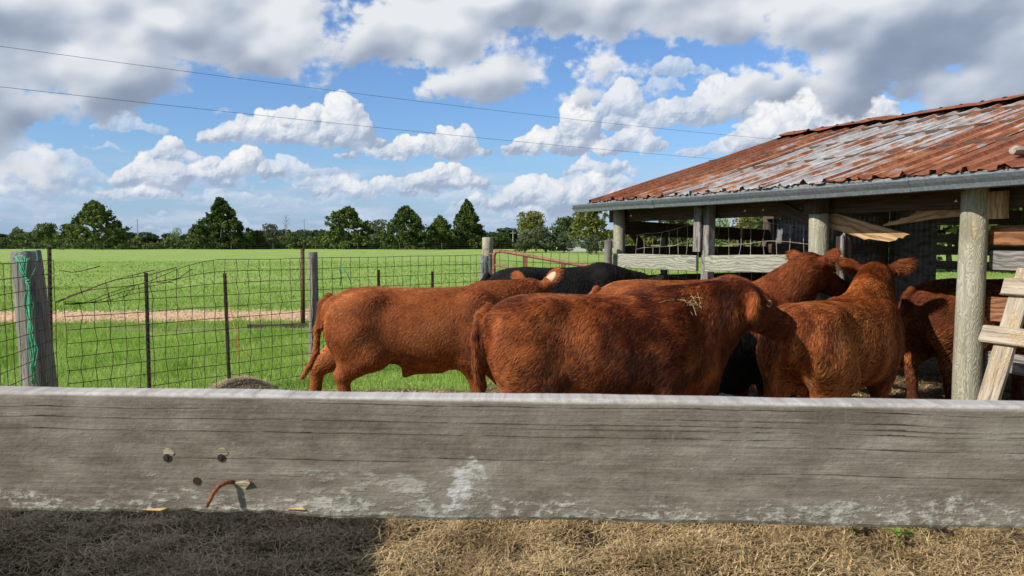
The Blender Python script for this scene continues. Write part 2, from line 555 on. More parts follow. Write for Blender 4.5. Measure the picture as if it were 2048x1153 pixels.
def round_post_mesh(h, r0, r1, seed=0, seg=18):
    rr = np.random.default_rng(seed)
    n = 14; V = []; F = []
    ph = rr.random(4) * 6.28
    for i in range(n + 1):
        t = i / n; z = t * h
        r = r0 + (r1 - r0) * t
        cx, cy = 0.006 * math.sin(4 * t + ph[0]), 0.006 * math.cos(3 * t + ph[1])
        for k in range(seg):
            a = k * 2 * np.pi / seg
            q = r * (1 + 0.02 * math.sin(3 * a + 5 * t + ph[2]) + 0.012 * math.sin(7 * a - 9 * t + ph[3]) + rr.normal(0, 0.004))
            V.append((cx + q * math.cos(a), cy + q * math.sin(a), z))
    for i in range(n):
        for k in range(seg):
            k2 = (k + 1) % seg
            F.append((i * seg + k, i * seg + k2, (i + 1) * seg + k2, (i + 1) * seg + k))
    F.append(tuple(range(seg))[::-1])
    # worn top: a slightly smaller ring and a flat
    b = len(V)
    for k in range(seg):
        a = k * 2 * np.pi / seg
        V.append((r1 * .93 * math.cos(a), r1 * .93 * math.sin(a), h + 0.006 + rr.normal(0, .002)))
    for k in range(seg):
        k2 = (k + 1) % seg
        F.append((n * seg + k, n * seg + k2, b + k2, b + k))
    F.append(tuple(b + k for k in range(seg)))
    me = mesh_data('post', V, F, smooth=True)
    me.polygons[len(F) - 1].use_smooth = False
    return me
# ------------------------------------------------------------------ cattle: one smooth body mesh each, from blended volumes
class Field:
    def __init__(self, lo, hi, h):
        self.lo, self.h = np.array(lo, float), h
        self.n = np.ceil((np.array(hi) - self.lo) / h).astype(int) + 1
        self.D = np.full(self.n, 1.0, dtype=np.float32)
    def _sub(self, lo, hi):
        i0 = np.maximum(np.floor((np.asarray(lo) - self.lo) / self.h).astype(int), 0)
        i1 = np.minimum(np.ceil((np.asarray(hi) - self.lo) / self.h).astype(int) + 1, self.n)
        sl = tuple(slice(a, b) for a, b in zip(i0, i1))
        ax = [self.lo[k] + self.h * np.arange(i0[k], i1[k]) for k in range(3)]
        return sl, np.meshgrid(*ax, indexing='ij')
    def _merge(self, sl, d, k):
        a = self.D[sl]
        hh = np.maximum(k - np.abs(a - d), 0) / k
        self.D[sl] = np.minimum(a, d) - hh * hh * k * 0.25
    def carve(self, c, rad, k=0.03):
        c = np.asarray(c, float); m = rad + k
        sl, (X, Y, Z) = self._sub(c - m, c + m)
        d = -(np.sqrt((X - c[0]) ** 2 + (Y - c[1]) ** 2 + (Z - c[2]) ** 2) - rad)
        a = self.D[sl]
        hh = np.maximum(k - np.abs(a - d), 0) / k
        self.D[sl] = np.maximum(a, d) + hh * hh * k * 0.25
    def cone(self, p0, p1, r0, r1, k=0.05, sc_=(1, 1, 1)):
        p0, p1 = np.asarray(p0, float), np.asarray(p1, float)
        m = max(r0, r1) * max(1, 1 / min(sc_)) + k + 0.02
        sl, (X, Y, Z) = self._sub(np.minimum(p0, p1) - m, np.maximum(p0, p1) + m)
        b = (p1 - p0); L2 = max((b * b).sum(), 1e-9)
        x, y, z = X - p0[0], Y - p0[1], Z - p0[2]
        t = np.clip((x * b[0] + y * b[1] + z * b[2]) / L2, 0, 1)
        d = np.sqrt(((x - t * b[0]) * sc_[0]) ** 2 + ((y - t * b[1]) * sc_[1]) ** 2 + ((z - t * b[2]) * sc_[2]) ** 2) - (r0 + (r1 - r0) * t)
        self._merge(sl, d.astype(np.float32), k)
    def ell(self, c, rad, k=0.05, A=None):
        """ellipsoid; A rows = its axes"""
        c, rad = np.asarray(c, float), np.asarray(rad, float)
        m = rad.max() + k + 0.02
        sl, (X, Y, Z) = self._sub(c - m, c + m)
        P = np.stack([X - c[0], Y - c[1], Z - c[2]], -1)
        if A is not None: P = P @ np.asarray(A, float).T
        k0 = np.sqrt(((P / rad) ** 2).sum(-1)); k1 = np.sqrt(((P / rad ** 2) ** 2).sum(-1))
        d = k0 * (k0 - 1) / np.maximum(k1, 1e-6)
        self._merge(sl, d.astype(np.float32), k)
    def loft(self, xs, top, bot, wid, k=0.05, pw=2.35):
        sl, (X, Y, Z) = self._sub((xs[0] - .05, -max(wid) - .15, min(bot) - .15), (xs[-1] + .05, max(wid) + .15, max(top) + .15))
        x = X[:, 0, 0]
        def sp(v):            # smooth interpolation of the profile
            a = np.interp(x, xs, v)
            kk = 5
            return np.convolve(np.pad(a, kk, mode='edge'), np.ones(2 * kk + 1) / (2 * kk + 1), 'valid')
        t_, b_, w_ = sp(top), sp(bot), sp(wid)
        zc = ((t_ + b_) / 2)[:, None, None]; hh = ((t_ - b_) / 2)[:, None, None]; ww = w_[:, None, None]
        zz = np.abs(Z - zc) / hh
        # narrower towards the spine than at mid rib
        yy = np.abs(Y) / (ww * (1 - 0.10 * np.clip((Z - zc) / hh, 0, 1)))
        q = (yy ** pw + zz ** pw) ** (1 / pw)
        d = (q - 1) * np.minimum(hh, ww)
        ex = np.maximum(np.maximum(xs[0] - X, X - xs[-1]), 0)
        d = np.where(ex > 0, np.sqrt(np.maximum(d, 0) ** 2 + ex ** 2) + 0.001, d)
        self._merge(sl, d.astype(np.float32), k)
    def mesh(self):
        """naive surface nets"""
        D = self.D; n = self.n
        ins = D < 0
        cnt = np.zeros(n - 1, np.int8)
        for dx in (0, 1):
            for dy in (0, 1):
                for dz in (0, 1):
                    cnt += ins[dx:n[0] - 1 + dx, dy:n[1] - 1 + dy, dz:n[2] - 1 + dz]
        cells = np.argwhere((cnt > 0) & (cnt < 8))
        idx = np.full(n - 1, -1, np.int64); idx[tuple(cells.T)] = np.arange(len(cells))
        corners = [(a, b, c) for a in (0, 1) for b in (0, 1) for c in (0, 1)]
        val = np.stack([D[cells[:, 0] + a, cells[:, 1] + b, cells[:, 2] + c] for a, b, c in corners], 1)
        acc = np.zeros((len(cells), 3)); num = np.zeros(len(cells))
        for i in range(8):
            for j in range(i + 1, 8):
                df = np.abs(np.subtract(corners[i], corners[j]))
                if df.sum() != 1: continue
                a, b = val[:, i], val[:, j]
                m = (a < 0) != (b < 0)
                t = np.where(m, a / np.where(m, a - b, 1), 0)
                p = np.array(corners[i]) + t[:, None] * (np.array(corners[j]) - np.array(corners[i]))
                acc[m] += p[m]; num += m
        V = self.lo + self.h * (cells + acc / num[:, None])
        F = []
        for ax in range(3):
            o1, o2 = [(1, 2), (2, 0), (0, 1)][ax]
            s0 = [slice(1, n[q] - 1) for q in range(3)]; s0[ax] = slice(0, n[ax] - 1)
            s1 = list(s0); s1[ax] = slice(1, n[ax])
            A, B = ins[tuple(s0)], ins[tuple(s1)]
            e = np.argwhere(A != B)
            flip = A[tuple(e.T)]
            e = e + np.array([0 if q == ax else 1 for q in range(3)])
            def cell(d1, d2):
                c = e.copy(); c[:, o1] += d1; c[:, o2] += d2
                return idx[tuple(c.T)]
            q = np.stack([cell(-1, -1), cell(0, -1), cell(0, 0), cell(-1, 0)], 1)
            q[~flip] = q[~flip][:, ::-1]
            F.append(q)
        F = np.concatenate(F)
        # a little relaxation
        E = np.concatenate([F[:, [0, 1]], F[:, [1, 2]], F[:, [2, 3]], F[:, [3, 0]]])
        for lam in (0.5, -0.35, 0.5, -0.35):
            s = np.zeros_like(V); c = np.zeros(len(V))
            for q in range(3):
                s[:, q] = np.bincount(E[:, 0], V[E[:, 1], q], len(V)) + np.bincount(E[:, 1], V[E[:, 0], q], len(V))
            c = np.bincount(E[:, 0], minlength=len(V)) + np.bincount(E[:, 1], minlength=len(V))
            V = V + lam * (s / c[:, None] - V)
        return V, F

def unit(v):
    v = np.asarray(v, float); return v / np.linalg.norm(v)

def cow_shape(poll=(1.12, 0, 1.38), hd=(0.8, 0, -0.6), roll=0.0, hind=((-.02, 0), (.10, 0)), fore=((0, 0), (.08, 0)),
              sheath=False, tail=None, ear=((0.1, 0.15), (0.1, 0.15)), h=0.0155, fat=1.0, neck=1.0):
    """local frame: x forward, y left, z up; withers about 1.29 m. Returns vertices, quads and landmarks."""
    poll = np.array(poll, float); hd = unit(hd)
    side = unit(np.cross((0, 0, 1.0), hd)); up = np.cross(hd, side)
    c, s = math.cos(roll), math.sin(roll)
    side, up = c * side + s * up, c * up - s * side
    muz = poll + hd * 0.50
    xs_all = [poll[0], muz[0], -1.02, 0.95] + ([p[0] for p in tail] if tail is not None else [])
    ys_all = [poll[1], muz[1], -.45, .45] + ([p[1] for p in tail] if tail is not None else [])
    lo = (min(xs_all) - .28, min(ys_all) - .28, -0.03); hi = (max(xs_all) + .28, max(ys_all) + .28, max(1.40, poll[2] + .32))
    f = Field(lo, hi, h)
    xs = [-.90, -.86, -.78, -.65, -.45, -.20, .05, .30, .50, .64, .76, .85, .88]
    top = [1.08, 1.15, 1.215, 1.26, 1.275, 1.262, 1.258, 1.270, 1.290, 1.275, 1.22, 1.12, 1.02]
    bot = [.96, .86, .74, .66, .62, .575, .54, .535, .55, .575, .62, .72, .82]
    wid = [.05, .12, .20, .25, .275, .325 * fat, .355 * fat, .345 * fat, .295, .25, .19, .11, .06]
    f.loft(xs, top, bot, wid, 0.04)
    for sy in (1, -1):
        f.ell((-.47, sy * .205, 1.165), (.12, .065, .07), .10)            # hooks
        f.ell((-.80, sy * .10, 1.10), (.07, .06, .07), .06)               # pins
        f.ell((.46, sy * .22, .98), (.19, .10, .27), .07)                 # shoulder
        f.ell((-.60, sy * .19, .90), (.25, .125, .29), .08)               # round
        # hind leg
        dx, dy = hind[0] if sy > 0 else hind[1]
        st = (-.44 + dx * .35, sy * .205, .70)
        hk = (-.70 + dx * .8, sy * .17 + dy * .6, .50 + 0.03 * abs(dx)); ft = (-.66 + dx, sy * .17 + dy, .14); hf = (-.60 + dx, sy * .17 + dy, .045)
        f.cone((-.56, sy * .18, .86), st, .185, .135, .07)
        f.cone((-.62, sy * .17, .80), (hk[0] + .02, hk[1], hk[2] + .06), .15, .066, .06)
        f.cone(st, hk, .13, .066, .07)
        f.cone((hk[0] - .035, hk[1], hk[2] + .02), hk, .036, .05, .03)
        f.cone(hk, ft, .060, .044, .03)
        f.cone(ft, hf, .052, .055, .03)
        f.cone((hf[0], hf[1], .05), (hf[0] + .02, hf[1], .025), .058, .062, .012)
        # fore leg
        dx, dy = fore[0] if sy > 0 else fore[1]
        el = (.40 + dx * .15, sy * .185, .66); kn = (.47 + dx * .6, sy * .165 + dy * .6, .40 + .04 * abs(dx)); ft = (.46 + dx, sy * .16 + dy, .14); hf = (.50 + dx, sy * .16 + dy, .045)
        f.cone((.44, sy * .20, .86), el, .15, .125, .08)
        f.cone(el, kn, .118, .062, .05)
        f.cone((kn[0] + .012, kn[1], kn[2] + .01), kn, .058, .056, .03)
        f.cone(kn, ft, .052, .043, .03)
        f.cone(ft, hf, .050, .054, .03)
        f.cone((hf[0], hf[1], .05), (hf[0] + .02, hf[1], .025), .058, .062, .012)
    f.ell((.72, 0, .68), (.16, .11, .15), .08)                             # brisket
    if sheath:
        f.cone((.10, 0, .57), (-.15, 0, .535), .06, .05, .10)
        f.cone((-.15, 0, .535), (-.19, 0, .475), .04, .022, .05)
    else:
        f.ell((-.42, 0, .60), (.16, .11, .09), .08)
    # neck: crest, middle, throat and dewlap
    thr = poll + hd * .10 - up * .15
    f.cone((.50, 0, 1.16), poll - hd * .03 - up * .05, .15 * neck, .105 * neck, .07)
    f.cone((.60, 0, .98), poll + hd * .03 - up * .12, .235 * neck, .13 * neck, .09)
    f.cone((.72, 0, .80), thr, .15, .075, .09)
    # head
    A = np.array([hd, side, up])
    f.ell(poll + hd * .09 - up * .045, (.165, .118, .125), .05, A)
    f.cone(poll + hd * .12 - up * .05, poll + hd * .40 - up * .058, .106, .076, .05)
    f.ell(poll + hd * .445 - up * .068, (.072, .094, .080), .05, A)
    f.cone(poll + hd * .12 - up * .145, poll + hd * .40 - up * .115, .082, .054, .05)
    for sy in (1, -1):
        f.ell(poll + hd * .185 + side * sy * .088 + up * .012, (.05, .032, .035), .03, A)
        f.ell(poll + hd * .14 + side * sy * .075 - up * .14, (.08, .04, .07), .04, A)      # cheek
    lm = dict(poll=poll, hd=hd, side=side, up=up)
    lm['eye'] = [poll + hd * .195 + side * sy * .107 - up * .004 for sy in (1, -1)]
    lm['nostril'] = [poll + hd * .500 + side * sy * .040 - up * .045 for sy in (1, -1)]
    for n_ in lm['nostril']: f.carve(n_, 0.015, .012)
    ears = []
    for sy, (eu, eb) in zip((1, -1), ear):
        e = unit(side * sy + up * eu - hd * eb)
        base = poll + hd * .03 + side * sy * .10 + up * .0
        nn = unit(hd * 0.75 + up * 0.25 - e * np.dot(hd * .75 + up * .25, e)); bb = np.cross(nn, e)
        f.cone(base, base + e * .06, .045, .045, .04)
        f.ell(base + e * .130, (.115, .072, .021), .03, np.array([e, bb, nn]))
        f.carve(base + e * .125 + nn * .055, .045, .02)
        ears.append((base, e, bb, nn))
    lm['ears'] = ears
    # tail
    if tail is None:
        tail = [(-.86, 0, 1.19), (-.93, 0, 1.10), (-.95, .01, .90), (-.95, .015, .70), (-.94, .01, .48)]
    T = np.array(tail, float)
    rad = np.linspace(.034, .019, len(T))
    for i in range(len(T) - 1):
        f.cone(T[i], T[i + 1], rad[i], rad[i + 1], .025)
    lm['tail'] = T
    V, F = f.mesh()
    return V, F, lm

def smooth_field(P, seed, freq):
    """cheap coherent noise, about -1..1"""
    r = np.random.default_rng(seed)
    s = np.zeros(len(P))
    for k in range(9):
        w = r.normal(0, 1, 3) * freq * (0.6 + 0.25 * k)
        s += np.sin(P @ w + r.random() * 6.28) / (1 + 0.25 * k)
    return s / 3.0

def fur(V, F, lm, n, seed, length=1.0, rad=0.0011, shag=1.0, dark_face=.1, dark_mane=.1, sunlit_ear=.25, patch=.25):
    """hair strands over the body: positions (n,5,3), tone per strand"""
    r = np.random.default_rng(seed)
    tri = np.concatenate([F[:, [0, 1, 2]], F[:, [0, 2, 3]]])
    a, b, c = V[tri[:, 0]], V[tri[:, 1]], V[tri[:, 2]]
    nr = np.cross(b - a, c - a); ar = np.linalg.norm(nr, axis=1)
    fn = nr / np.maximum(ar[:, None], 1e-12)
    cen = (a + b + c) / 3
    w = ar.copy()
    w *= np.where(cen[:, 2] < 0.35, 0.35, 1.0)
    pick = r.choice(len(tri), n, p=w / w.sum())
    u1, u2 = r.random(n), r.random(n)
    fl = u1 + u2 > 1; u1[fl] = 1 - u1[fl]; u2[fl] = 1 - u2[fl]
    P = a[pick] + u1[:, None] * (b - a)[pick] + u2[:, None] * (c - a)[pick]
    VN = np.zeros_like(V)
    for q in range(3):
        for j in range(3):
            VN[:, j] += np.bincount(tri[:, q], nr[:, j], len(V))
    VN /= np.maximum(np.linalg.norm(VN, axis=1, keepdims=True), 1e-12)
    N = VN[tri[pick, 0]] * (1 - u1 - u2)[:, None] + VN[tri[pick, 1]] * u1[:, None] + VN[tri[pick, 2]] * u2[:, None]
    N /= np.linalg.norm(N, axis=1, keepdims=True)
    # direction of growth: back and down on the trunk, down on limbs, along the head towards the nose's opposite
    poll, hd = lm['poll'], lm['hd']
    dh = np.linalg.norm(P - (poll + hd * .22), axis=1)
    head = np.clip(1.35 - dh / .26, 0, 1)
    neck = np.clip((P[:, 0] - .55) / .3, 0, 1) * (1 - head)
    leg = np.clip((.62 - P[:, 2]) / .15, 0, 1)
    base = np.stack([np.full(n, -1.0), np.zeros(n), np.full(n, -.75)], 1)
    base[:, 2] -= leg * 2.0 + neck * 0.8
    base += head[:, None] * (-hd * 1.6)
    sw = smooth_field(P, seed + 1, 6.0) * 0.70 + smooth_field(P, seed + 2, 15.0) * 0.42 * shag
    T = base - N * (base * N).sum(1, keepdims=True)
    T /= np.maximum(np.linalg.norm(T, axis=1, keepdims=True), 1e-9)
    Bn = np.cross(N, T)
    ang = sw + r.normal(0, .22, n)
    T = T * np.cos(ang)[:, None] + Bn * np.sin(ang)[:, None]
    L = 0.034 * np.ones(n)
    L += 0.016 * neck + 0.012 * np.clip((.70 - P[:, 2]) / .1, 0, 1) * (P[:, 2] > .50)
    L *= 1 - 0.80 * head
    L *= np.where(P[:, 2] < .5, .6, 1.0)
    # ears carry long hair, the tail a switch
    for (eb, e, bb, nn) in lm['ears']:
        t = (P - eb) @ e
        m = (t > .06) & (np.linalg.norm(P - (eb + e * .125), axis=1) < .14)
        L[m] = 0.042 * (0.6 + .7 * r.random(m.sum()))
        T[m] = unit3(e * 0.8 + N[m] * 0.2 - np.array((0, 0, .5)) + r.normal(0, .2, (m.sum(), 3)))
    tl = lm['tail']
    m = (P[:, 0] < tl[2][0] + .05) & (P[:, 2] < tl[2][2] + .05) & (np.min(np.linalg.norm(P[:, None] - tl[None, 2:], axis=2), axis=1) < .16)
    L[m] = .05; T[m] = unit3(np.array(tl[-1] - tl[-2]) + r.normal(0, .05, (m.sum(), 3)))
    L *= length * r.uniform(.7, 1.25, n)
    lift = 0.20 + 0.22 * np.clip(smooth_field(P, seed + 3, 16.0), -.6, 1) * shag
    cl = smooth_field(P, seed + 5, 60.0)          # clumps
    side = np.cross(N, T)
    k = 5
    out = np.zeros((n, k, 3), np.float32)
    for i in range(k):
        t = i / (k - 1)
        out[:, i] = P + T * (L * t)[:, None] + N * (L * (lift * (t - 0.35 * t * t) + 0.05 * t))[:, None] + side * (L * 0.28 * shag * np.sin(2.6 * t + cl * 2) * t * cl)[:, None]
    # locks: neighbouring hairs lean together
    from mathutils import kdtree
    nc = max(50, int(n / 9))
    cs = r.choice(n, nc, replace=False)
    kd = kdtree.KDTree(nc)
    Pc = P[cs]
    for i in range(nc): kd.insert(Pc[i], i)
    kd.balance()
    Pj = P + r.normal(0, .0025, P.shape)
    inv = np.fromiter((kd.find(q)[1] for q in Pj.tolist()), dtype=np.int64, count=n)
    cnt = np.maximum(np.bincount(inv, minlength=nc), 1)[:, None]
    def mean(A): return np.stack([np.bincount(inv, A[:, q], nc) for q in range(3)], 1) / cnt
    cP, cT, cN = mean(P), unit3(mean(T)), unit3(mean(N))
    ca = r.normal(0, .20 * shag, nc); cB = np.cross(cN, cT)
    cT = cT * np.cos(ca)[:, None] + cB * np.sin(ca)[:, None]
    cl_lift = r.uniform(.08, .42, nc) * shag; cl_len = r.uniform(.8, 1.25, nc); ctone = r.normal(0, .07, nc)
    for i in range(1, k):
        t = i / (k - 1)
        g = cP[inv] + cT[inv] * (L * cl_len[inv] * t)[:, None] + cN[inv] * (L * cl_lift[inv] * t * (1.25 - .65 * t) + .004 * (1 - t))[:, None]
        f_ = (.55 * t ** .8 * (1 - .6 * head))[:, None]
        out[:, i] = out[:, i] * (1 - f_) + g * f_
    tone = ctone[inv] + 0.5 + 0.36 * smooth_field(P, seed + 7, 5.0) + 0.24 * smooth_field(P, seed + 8, 22.0) + r.normal(0, .13, n)
    # a darker mane of its own; ear hair lightened as if sunlit
    earm = np.zeros(n)
    for (eb, e, bb, nn) in lm['ears']:
        earm = np.maximum(earm, np.clip(1.4 - np.linalg.norm(P - (eb + e * .14), axis=1) / .11, 0, 1))
    tone = tone + sunlit_ear * earm
    # dark rubbed and damp patches
    pf = smooth_field(P, seed + 31, 4.2) + .5 * smooth_field(P, seed + 32, 13.0)
    tone = tone - patch * np.clip((pf - .35) / .35, 0, 1) * (1 - head)
    face = np.clip(1.25 - np.linalg.norm(P - (poll + hd * .30), axis=1) / .22, 0, 1)  # face tone lowered for the shade on it as well as dark hair
    tone = tone - dark_face * face - dark_mane * np.clip((P[:, 0] - .50) / .25, 0, 1) * np.clip((P[:, 2] - 1.0) / .2, 0, 1)
    # the coat is shaded by the lie of the body, ruffled lock by lock
    nrm = unit3(N + .29 * shag * (T * r.normal(0, .35, n)[:, None] + cT[inv] * r.normal(0, 1, nc)[inv][:, None] * .8 + cB[inv] * r.normal(0, 1, nc)[inv][:, None] * .8))
    return out, np.clip(tone, 0, 1).astype(np.float32), rad, nrm
def unit3(v):
    return v / np.maximum(np.linalg.norm(v, axis=-1, keepdims=True), 1e-9)

def curves_obj(name, pts, rad, mat, parent=None, tone=None, nrm=None):
    n, k = pts.shape[:2]
    hc = bpy.data.hair_curves.new(name)
    hc.add_curves([k] * n)
    hc.attributes['position'].data.foreach_set('vector', np.ascontiguousarray(pts, np.float32).ravel())
    ra = hc.attributes.get('radius') or hc.attributes.new('radius', 'FLOAT', 'POINT')
    prof = np.linspace(1.0, 0.35, k) if np.isscalar(rad) else np.ones(k)
    ra.data.foreach_set('value', np.ascontiguousarray(np.broadcast_to(np.asarray(rad).reshape(-1, 1) * prof, (n, k)), np.float32).ravel())
    if tone is not None:
        ta = hc.attributes.new('tone', 'FLOAT', 'CURVE')
        ta.data.foreach_set('value', np.ascontiguousarray(tone, np.float32))
    if nrm is not None:
        na = hc.attributes.new('lie', 'FLOAT_VECTOR', 'CURVE')
        na.data.foreach_set('vector', np.ascontiguousarray(nrm, np.float32).ravel())
    hc.materials.append(MATS[mat])
    o = bpy.data.objects.new(name, hc)
    return link(o, parent)

def hair_mat(name, dark, mid, light, rough=0.45):
    @material(name)
    def _(nt):
        a = nt.new('ShaderNodeAttribute', attribute_name='tone')
        tone = S(nt.t, a.outputs['Fac'])
        hi = nt.new('ShaderNodeHairInfo')
        col = nt.ramp(tone + (S(nt.t, hi.outputs['Random']) - 0.5) * 0.3 + S(nt.t, hi.outputs['Intercept']) * 0.12, [(0.05, dark), (0.5, mid), (0.95, light)])
        d = nt.new('ShaderNodeBsdfDiffuse'); nt.set(d.inputs[0], col)
        la = nt.new('ShaderNodeAttribute', attribute_name='lie')
        vt = nt.new('ShaderNodeVectorTransform', vector_type='NORMAL', convert_from='OBJECT', convert_to='WORLD')
        nt.t.links.new(la.outputs['Vector'], vt.inputs[0]); nt.t.links.new(vt.outputs[0], d.inputs['Normal'])
        h = nt.new('ShaderNodeBsdfHairPrincipled'); h.parametrization = 'COLOR'
        nt.set(h.inputs['Color'], col)
        h.inputs['Roughness'].default_value = rough
        h.inputs['Radial Roughness'].default_value = 0.5
        mx = nt.new('ShaderNodeMixShader'); mx.inputs[0].default_value = 0.30
        nt.t.links.new(d.outputs[0], mx.inputs[1]); nt.t.links.new(h.outputs[0], mx.inputs[2])
        nt.out(S(nt.t, mx.outputs[0]))
def skin_mat(name, a, b):
    @material(name)
    def _(nt):
        p = nt.coord('Object')
        n = nt.noise(p, 9, 5, 0.6)
        f = nt.noise(nt.mapv(p, (30, 60, 60)), 2.0, 4, 0.6)
        nt.out(nt.bsdf(nt.mix(n.smooth(.3, .7), a, b), 0.85, normal=nt.bump(f, .5, .01), spec=0.15))
hair_mat('hair_red', (0.026, 0.005, 0.002), (0.160, 0.034, 0.008), (0.48, 0.135, 0.034))
hair_mat('hair_orange', (0.080, 0.016, 0.004), (0.33, 0.079, 0.016), (0.64, 0.215, 0.052))
hair_mat('hair_dark', (0.035, 0.010, 0.005), (0.085, 0.022, 0.009), (0.17, 0.050, 0.018))
hair_mat('hair_black', (0.005, 0.005, 0.005), (0.011, 0.010, 0.0095), (0.034, 0.029, 0.025))
skin_mat('hide_red', (0.085, 0.021, 0.007), (0.13, 0.034, 0.011))
skin_mat('hide_orange', (0.15, 0.042, 0.013), (0.20, 0.06, 0.018))
skin_mat('hide_dark', (0.055, 0.015, 0.007), (0.08, 0.023, 0.010))
skin_mat('hide_black', (0.006, 0.0055, 0.005), (0.011, 0.010, 0.009))
@material('eye_dark')
def _(nt): nt.out(nt.bsdf((0.006, 0.004, 0.003), 0.06, spec=0.8))
@material('eyelid')
def _(nt): nt.out(nt.bsdf((0.34, 0.18, 0.10), 0.6))
@material('nose_skin')
def _(nt): nt.out(nt.bsdf((0.15, 0.075, 0.062), 0.38, spec=.5))
@material('nose_black')
def _(nt): nt.out(nt.bsdf((0.012, 0.011, 0.011), 0.35, spec=.5))
@material('hoof_horn')
def _(nt): nt.out(nt.bsdf((0.035, 0.026, 0.02), 0.5))
@material('horn_pale')
def _(nt):
    p = nt.coord('Object'); nt.out(nt.bsdf(nt.mix(nt.noise(p, 40, 4), (0.40, 0.27, 0.16), (0.62, 0.47, 0.31)), 0.55))
@material('tag_orange')
def _(nt): nt.out(nt.bsdf((0.75, 0.10, 0.02), 0.5))
@material('tag_pink')
def _(nt): nt.out(nt.bsdf((0.70, 0.16, 0.42), 0.5))
@material('tag_green')
def _(nt): nt.out(nt.bsdf((0.16, 0.30, 0.16), 0.5))

def sphere_mesh(r, sx=1, sy=1, sz=1, nu=14, nv=9):
    V = [(0, 0, r * sz)]; F = []
    for j in range(1, nv):
        th = np.pi * j / nv
        for i in range(nu):
            a = 2 * np.pi * i / nu
            V.append((r * sx * math.sin(th) * math.cos(a), r * sy * math.sin(th) * math.sin(a), r * sz * math.cos(th)))
    V.append((0, 0, -r * sz))
    for i in range(nu):
        i2 = (i + 1) % nu
        F.append((0, 1 + i, 1 + i2))
        for j in range(nv - 2):
            a = 1 + j * nu
            F.append((a + i, a + nu + i, a + nu + i2, a + i2))
        F.append((1 + (nv - 2) * nu + i, len(V) - 1, 1 + (nv - 2) * nu + i2))
    return mesh_data('ball', V, F, smooth=True)

def axes_matrix(x, y, z, loc):
    M = Matrix((Vector(x), Vector(y), Vector(z))).transposed().to_4x4(); M.translation = Vector(loc); return M

def make_cow(label, group, loc, yaw, hair, hide, n_hair, seed, scale=1.0, length=1.0, shag=1.0, tags=(), horn=None, dark_face=.1, dark_mane=.1, sunlit_ear=.25, patch=.25, **shape):
    root = empty('cow', loc, yaw); root.scale = (scale,) * 3 if np.isscalar(scale) else scale
    tag(root, label, 'cow', group)
    V, F, lm = cow_shape(**shape)
    body = obj('body', mesh_data('cow_body', V, F, smooth=True), hide, root)
    if n_hair:
        pts, tone, rad, nrm = fur(V, F, lm, n_hair, seed, length, shag=shag, dark_face=dark_face, dark_mane=dark_mane, sunlit_ear=sunlit_ear, patch=patch)
        curves_obj('coat', pts, rad, hair, root, tone, nrm)
    hd_, sd_, up_ = (Vector(lm[k_]) for k_ in ('hd', 'side', 'up'))
    for i, e in enumerate(lm['eye']):
        sg = sd_ * (1 if i == 0 else -1); e = Vector(e) - sg * .004
        obj('eye', sphere_mesh(.0235, 1.05, .8, .88), 'eye_dark', root, axes_matrix(hd_, sd_, up_, e))
        for part, a0, a1, rr_, zz in (('upper_eyelid', -.15, math.pi + .15, .0078, .003), ('lower_eyelid', math.pi - .05, 2 * math.pi + .05, .0060, -.001)):
            arc = [e + sg * (.0125 - .010 * abs(math.cos(a)) ** 2) + hd_ * (.026 * math.cos(a)) + up_ * (.0165 * math.sin(a) + zz) for a in np.linspace(a0, a1, 11)]
            MB().tube(arc, [rr_ * (.5 + .5 * math.sin(math.pi * q / 10)) for q in range(11)], 7).build(part, 'eyelid', root, smooth=True)
    # bare muzzle pad
    c = Vector(lm['poll'] + lm['hd'] * .462 - lm['up'] * .055)
    obj('muzzle', sphere_mesh(.066, .98, 1.26, 1.02, 18, 12), 'nose_black' if 'black' in hide else 'nose_skin', root, axes_matrix(lm['hd'], lm['side'], lm['up'], c))
    for (which, mat, rad) in tags:
        b, e, bb, nn = lm['ears'][which]
        q = Vector(b + e * .135 + nn * .022)
        M = axes_matrix(e, bb, nn, q)
        mb = MB()
        if mat == 'tag_pink':
            mb.tube([(0, 0, -.004), (0, 0, .006)], rad, 14)
        else:
            mb.box((-.006, -.03, -.002), (.006, .02, .004)).box((-rad * .7, -rad * 2.6, .001), (rad * .7, -.02, .005))
        t = mb.build('ear_tag', mat, root, M=M)
    if horn is not None:              # pale naked skin inside an ear
        eb, e, bb, nn = lm['ears'][horn]
        obj('ear_lining', sphere_mesh(1.0, .072, .040, .012, 14, 10), 'horn_pale', root, axes_matrix(e, bb, nn, eb + e * .115 - nn * .020))
    return root, lm
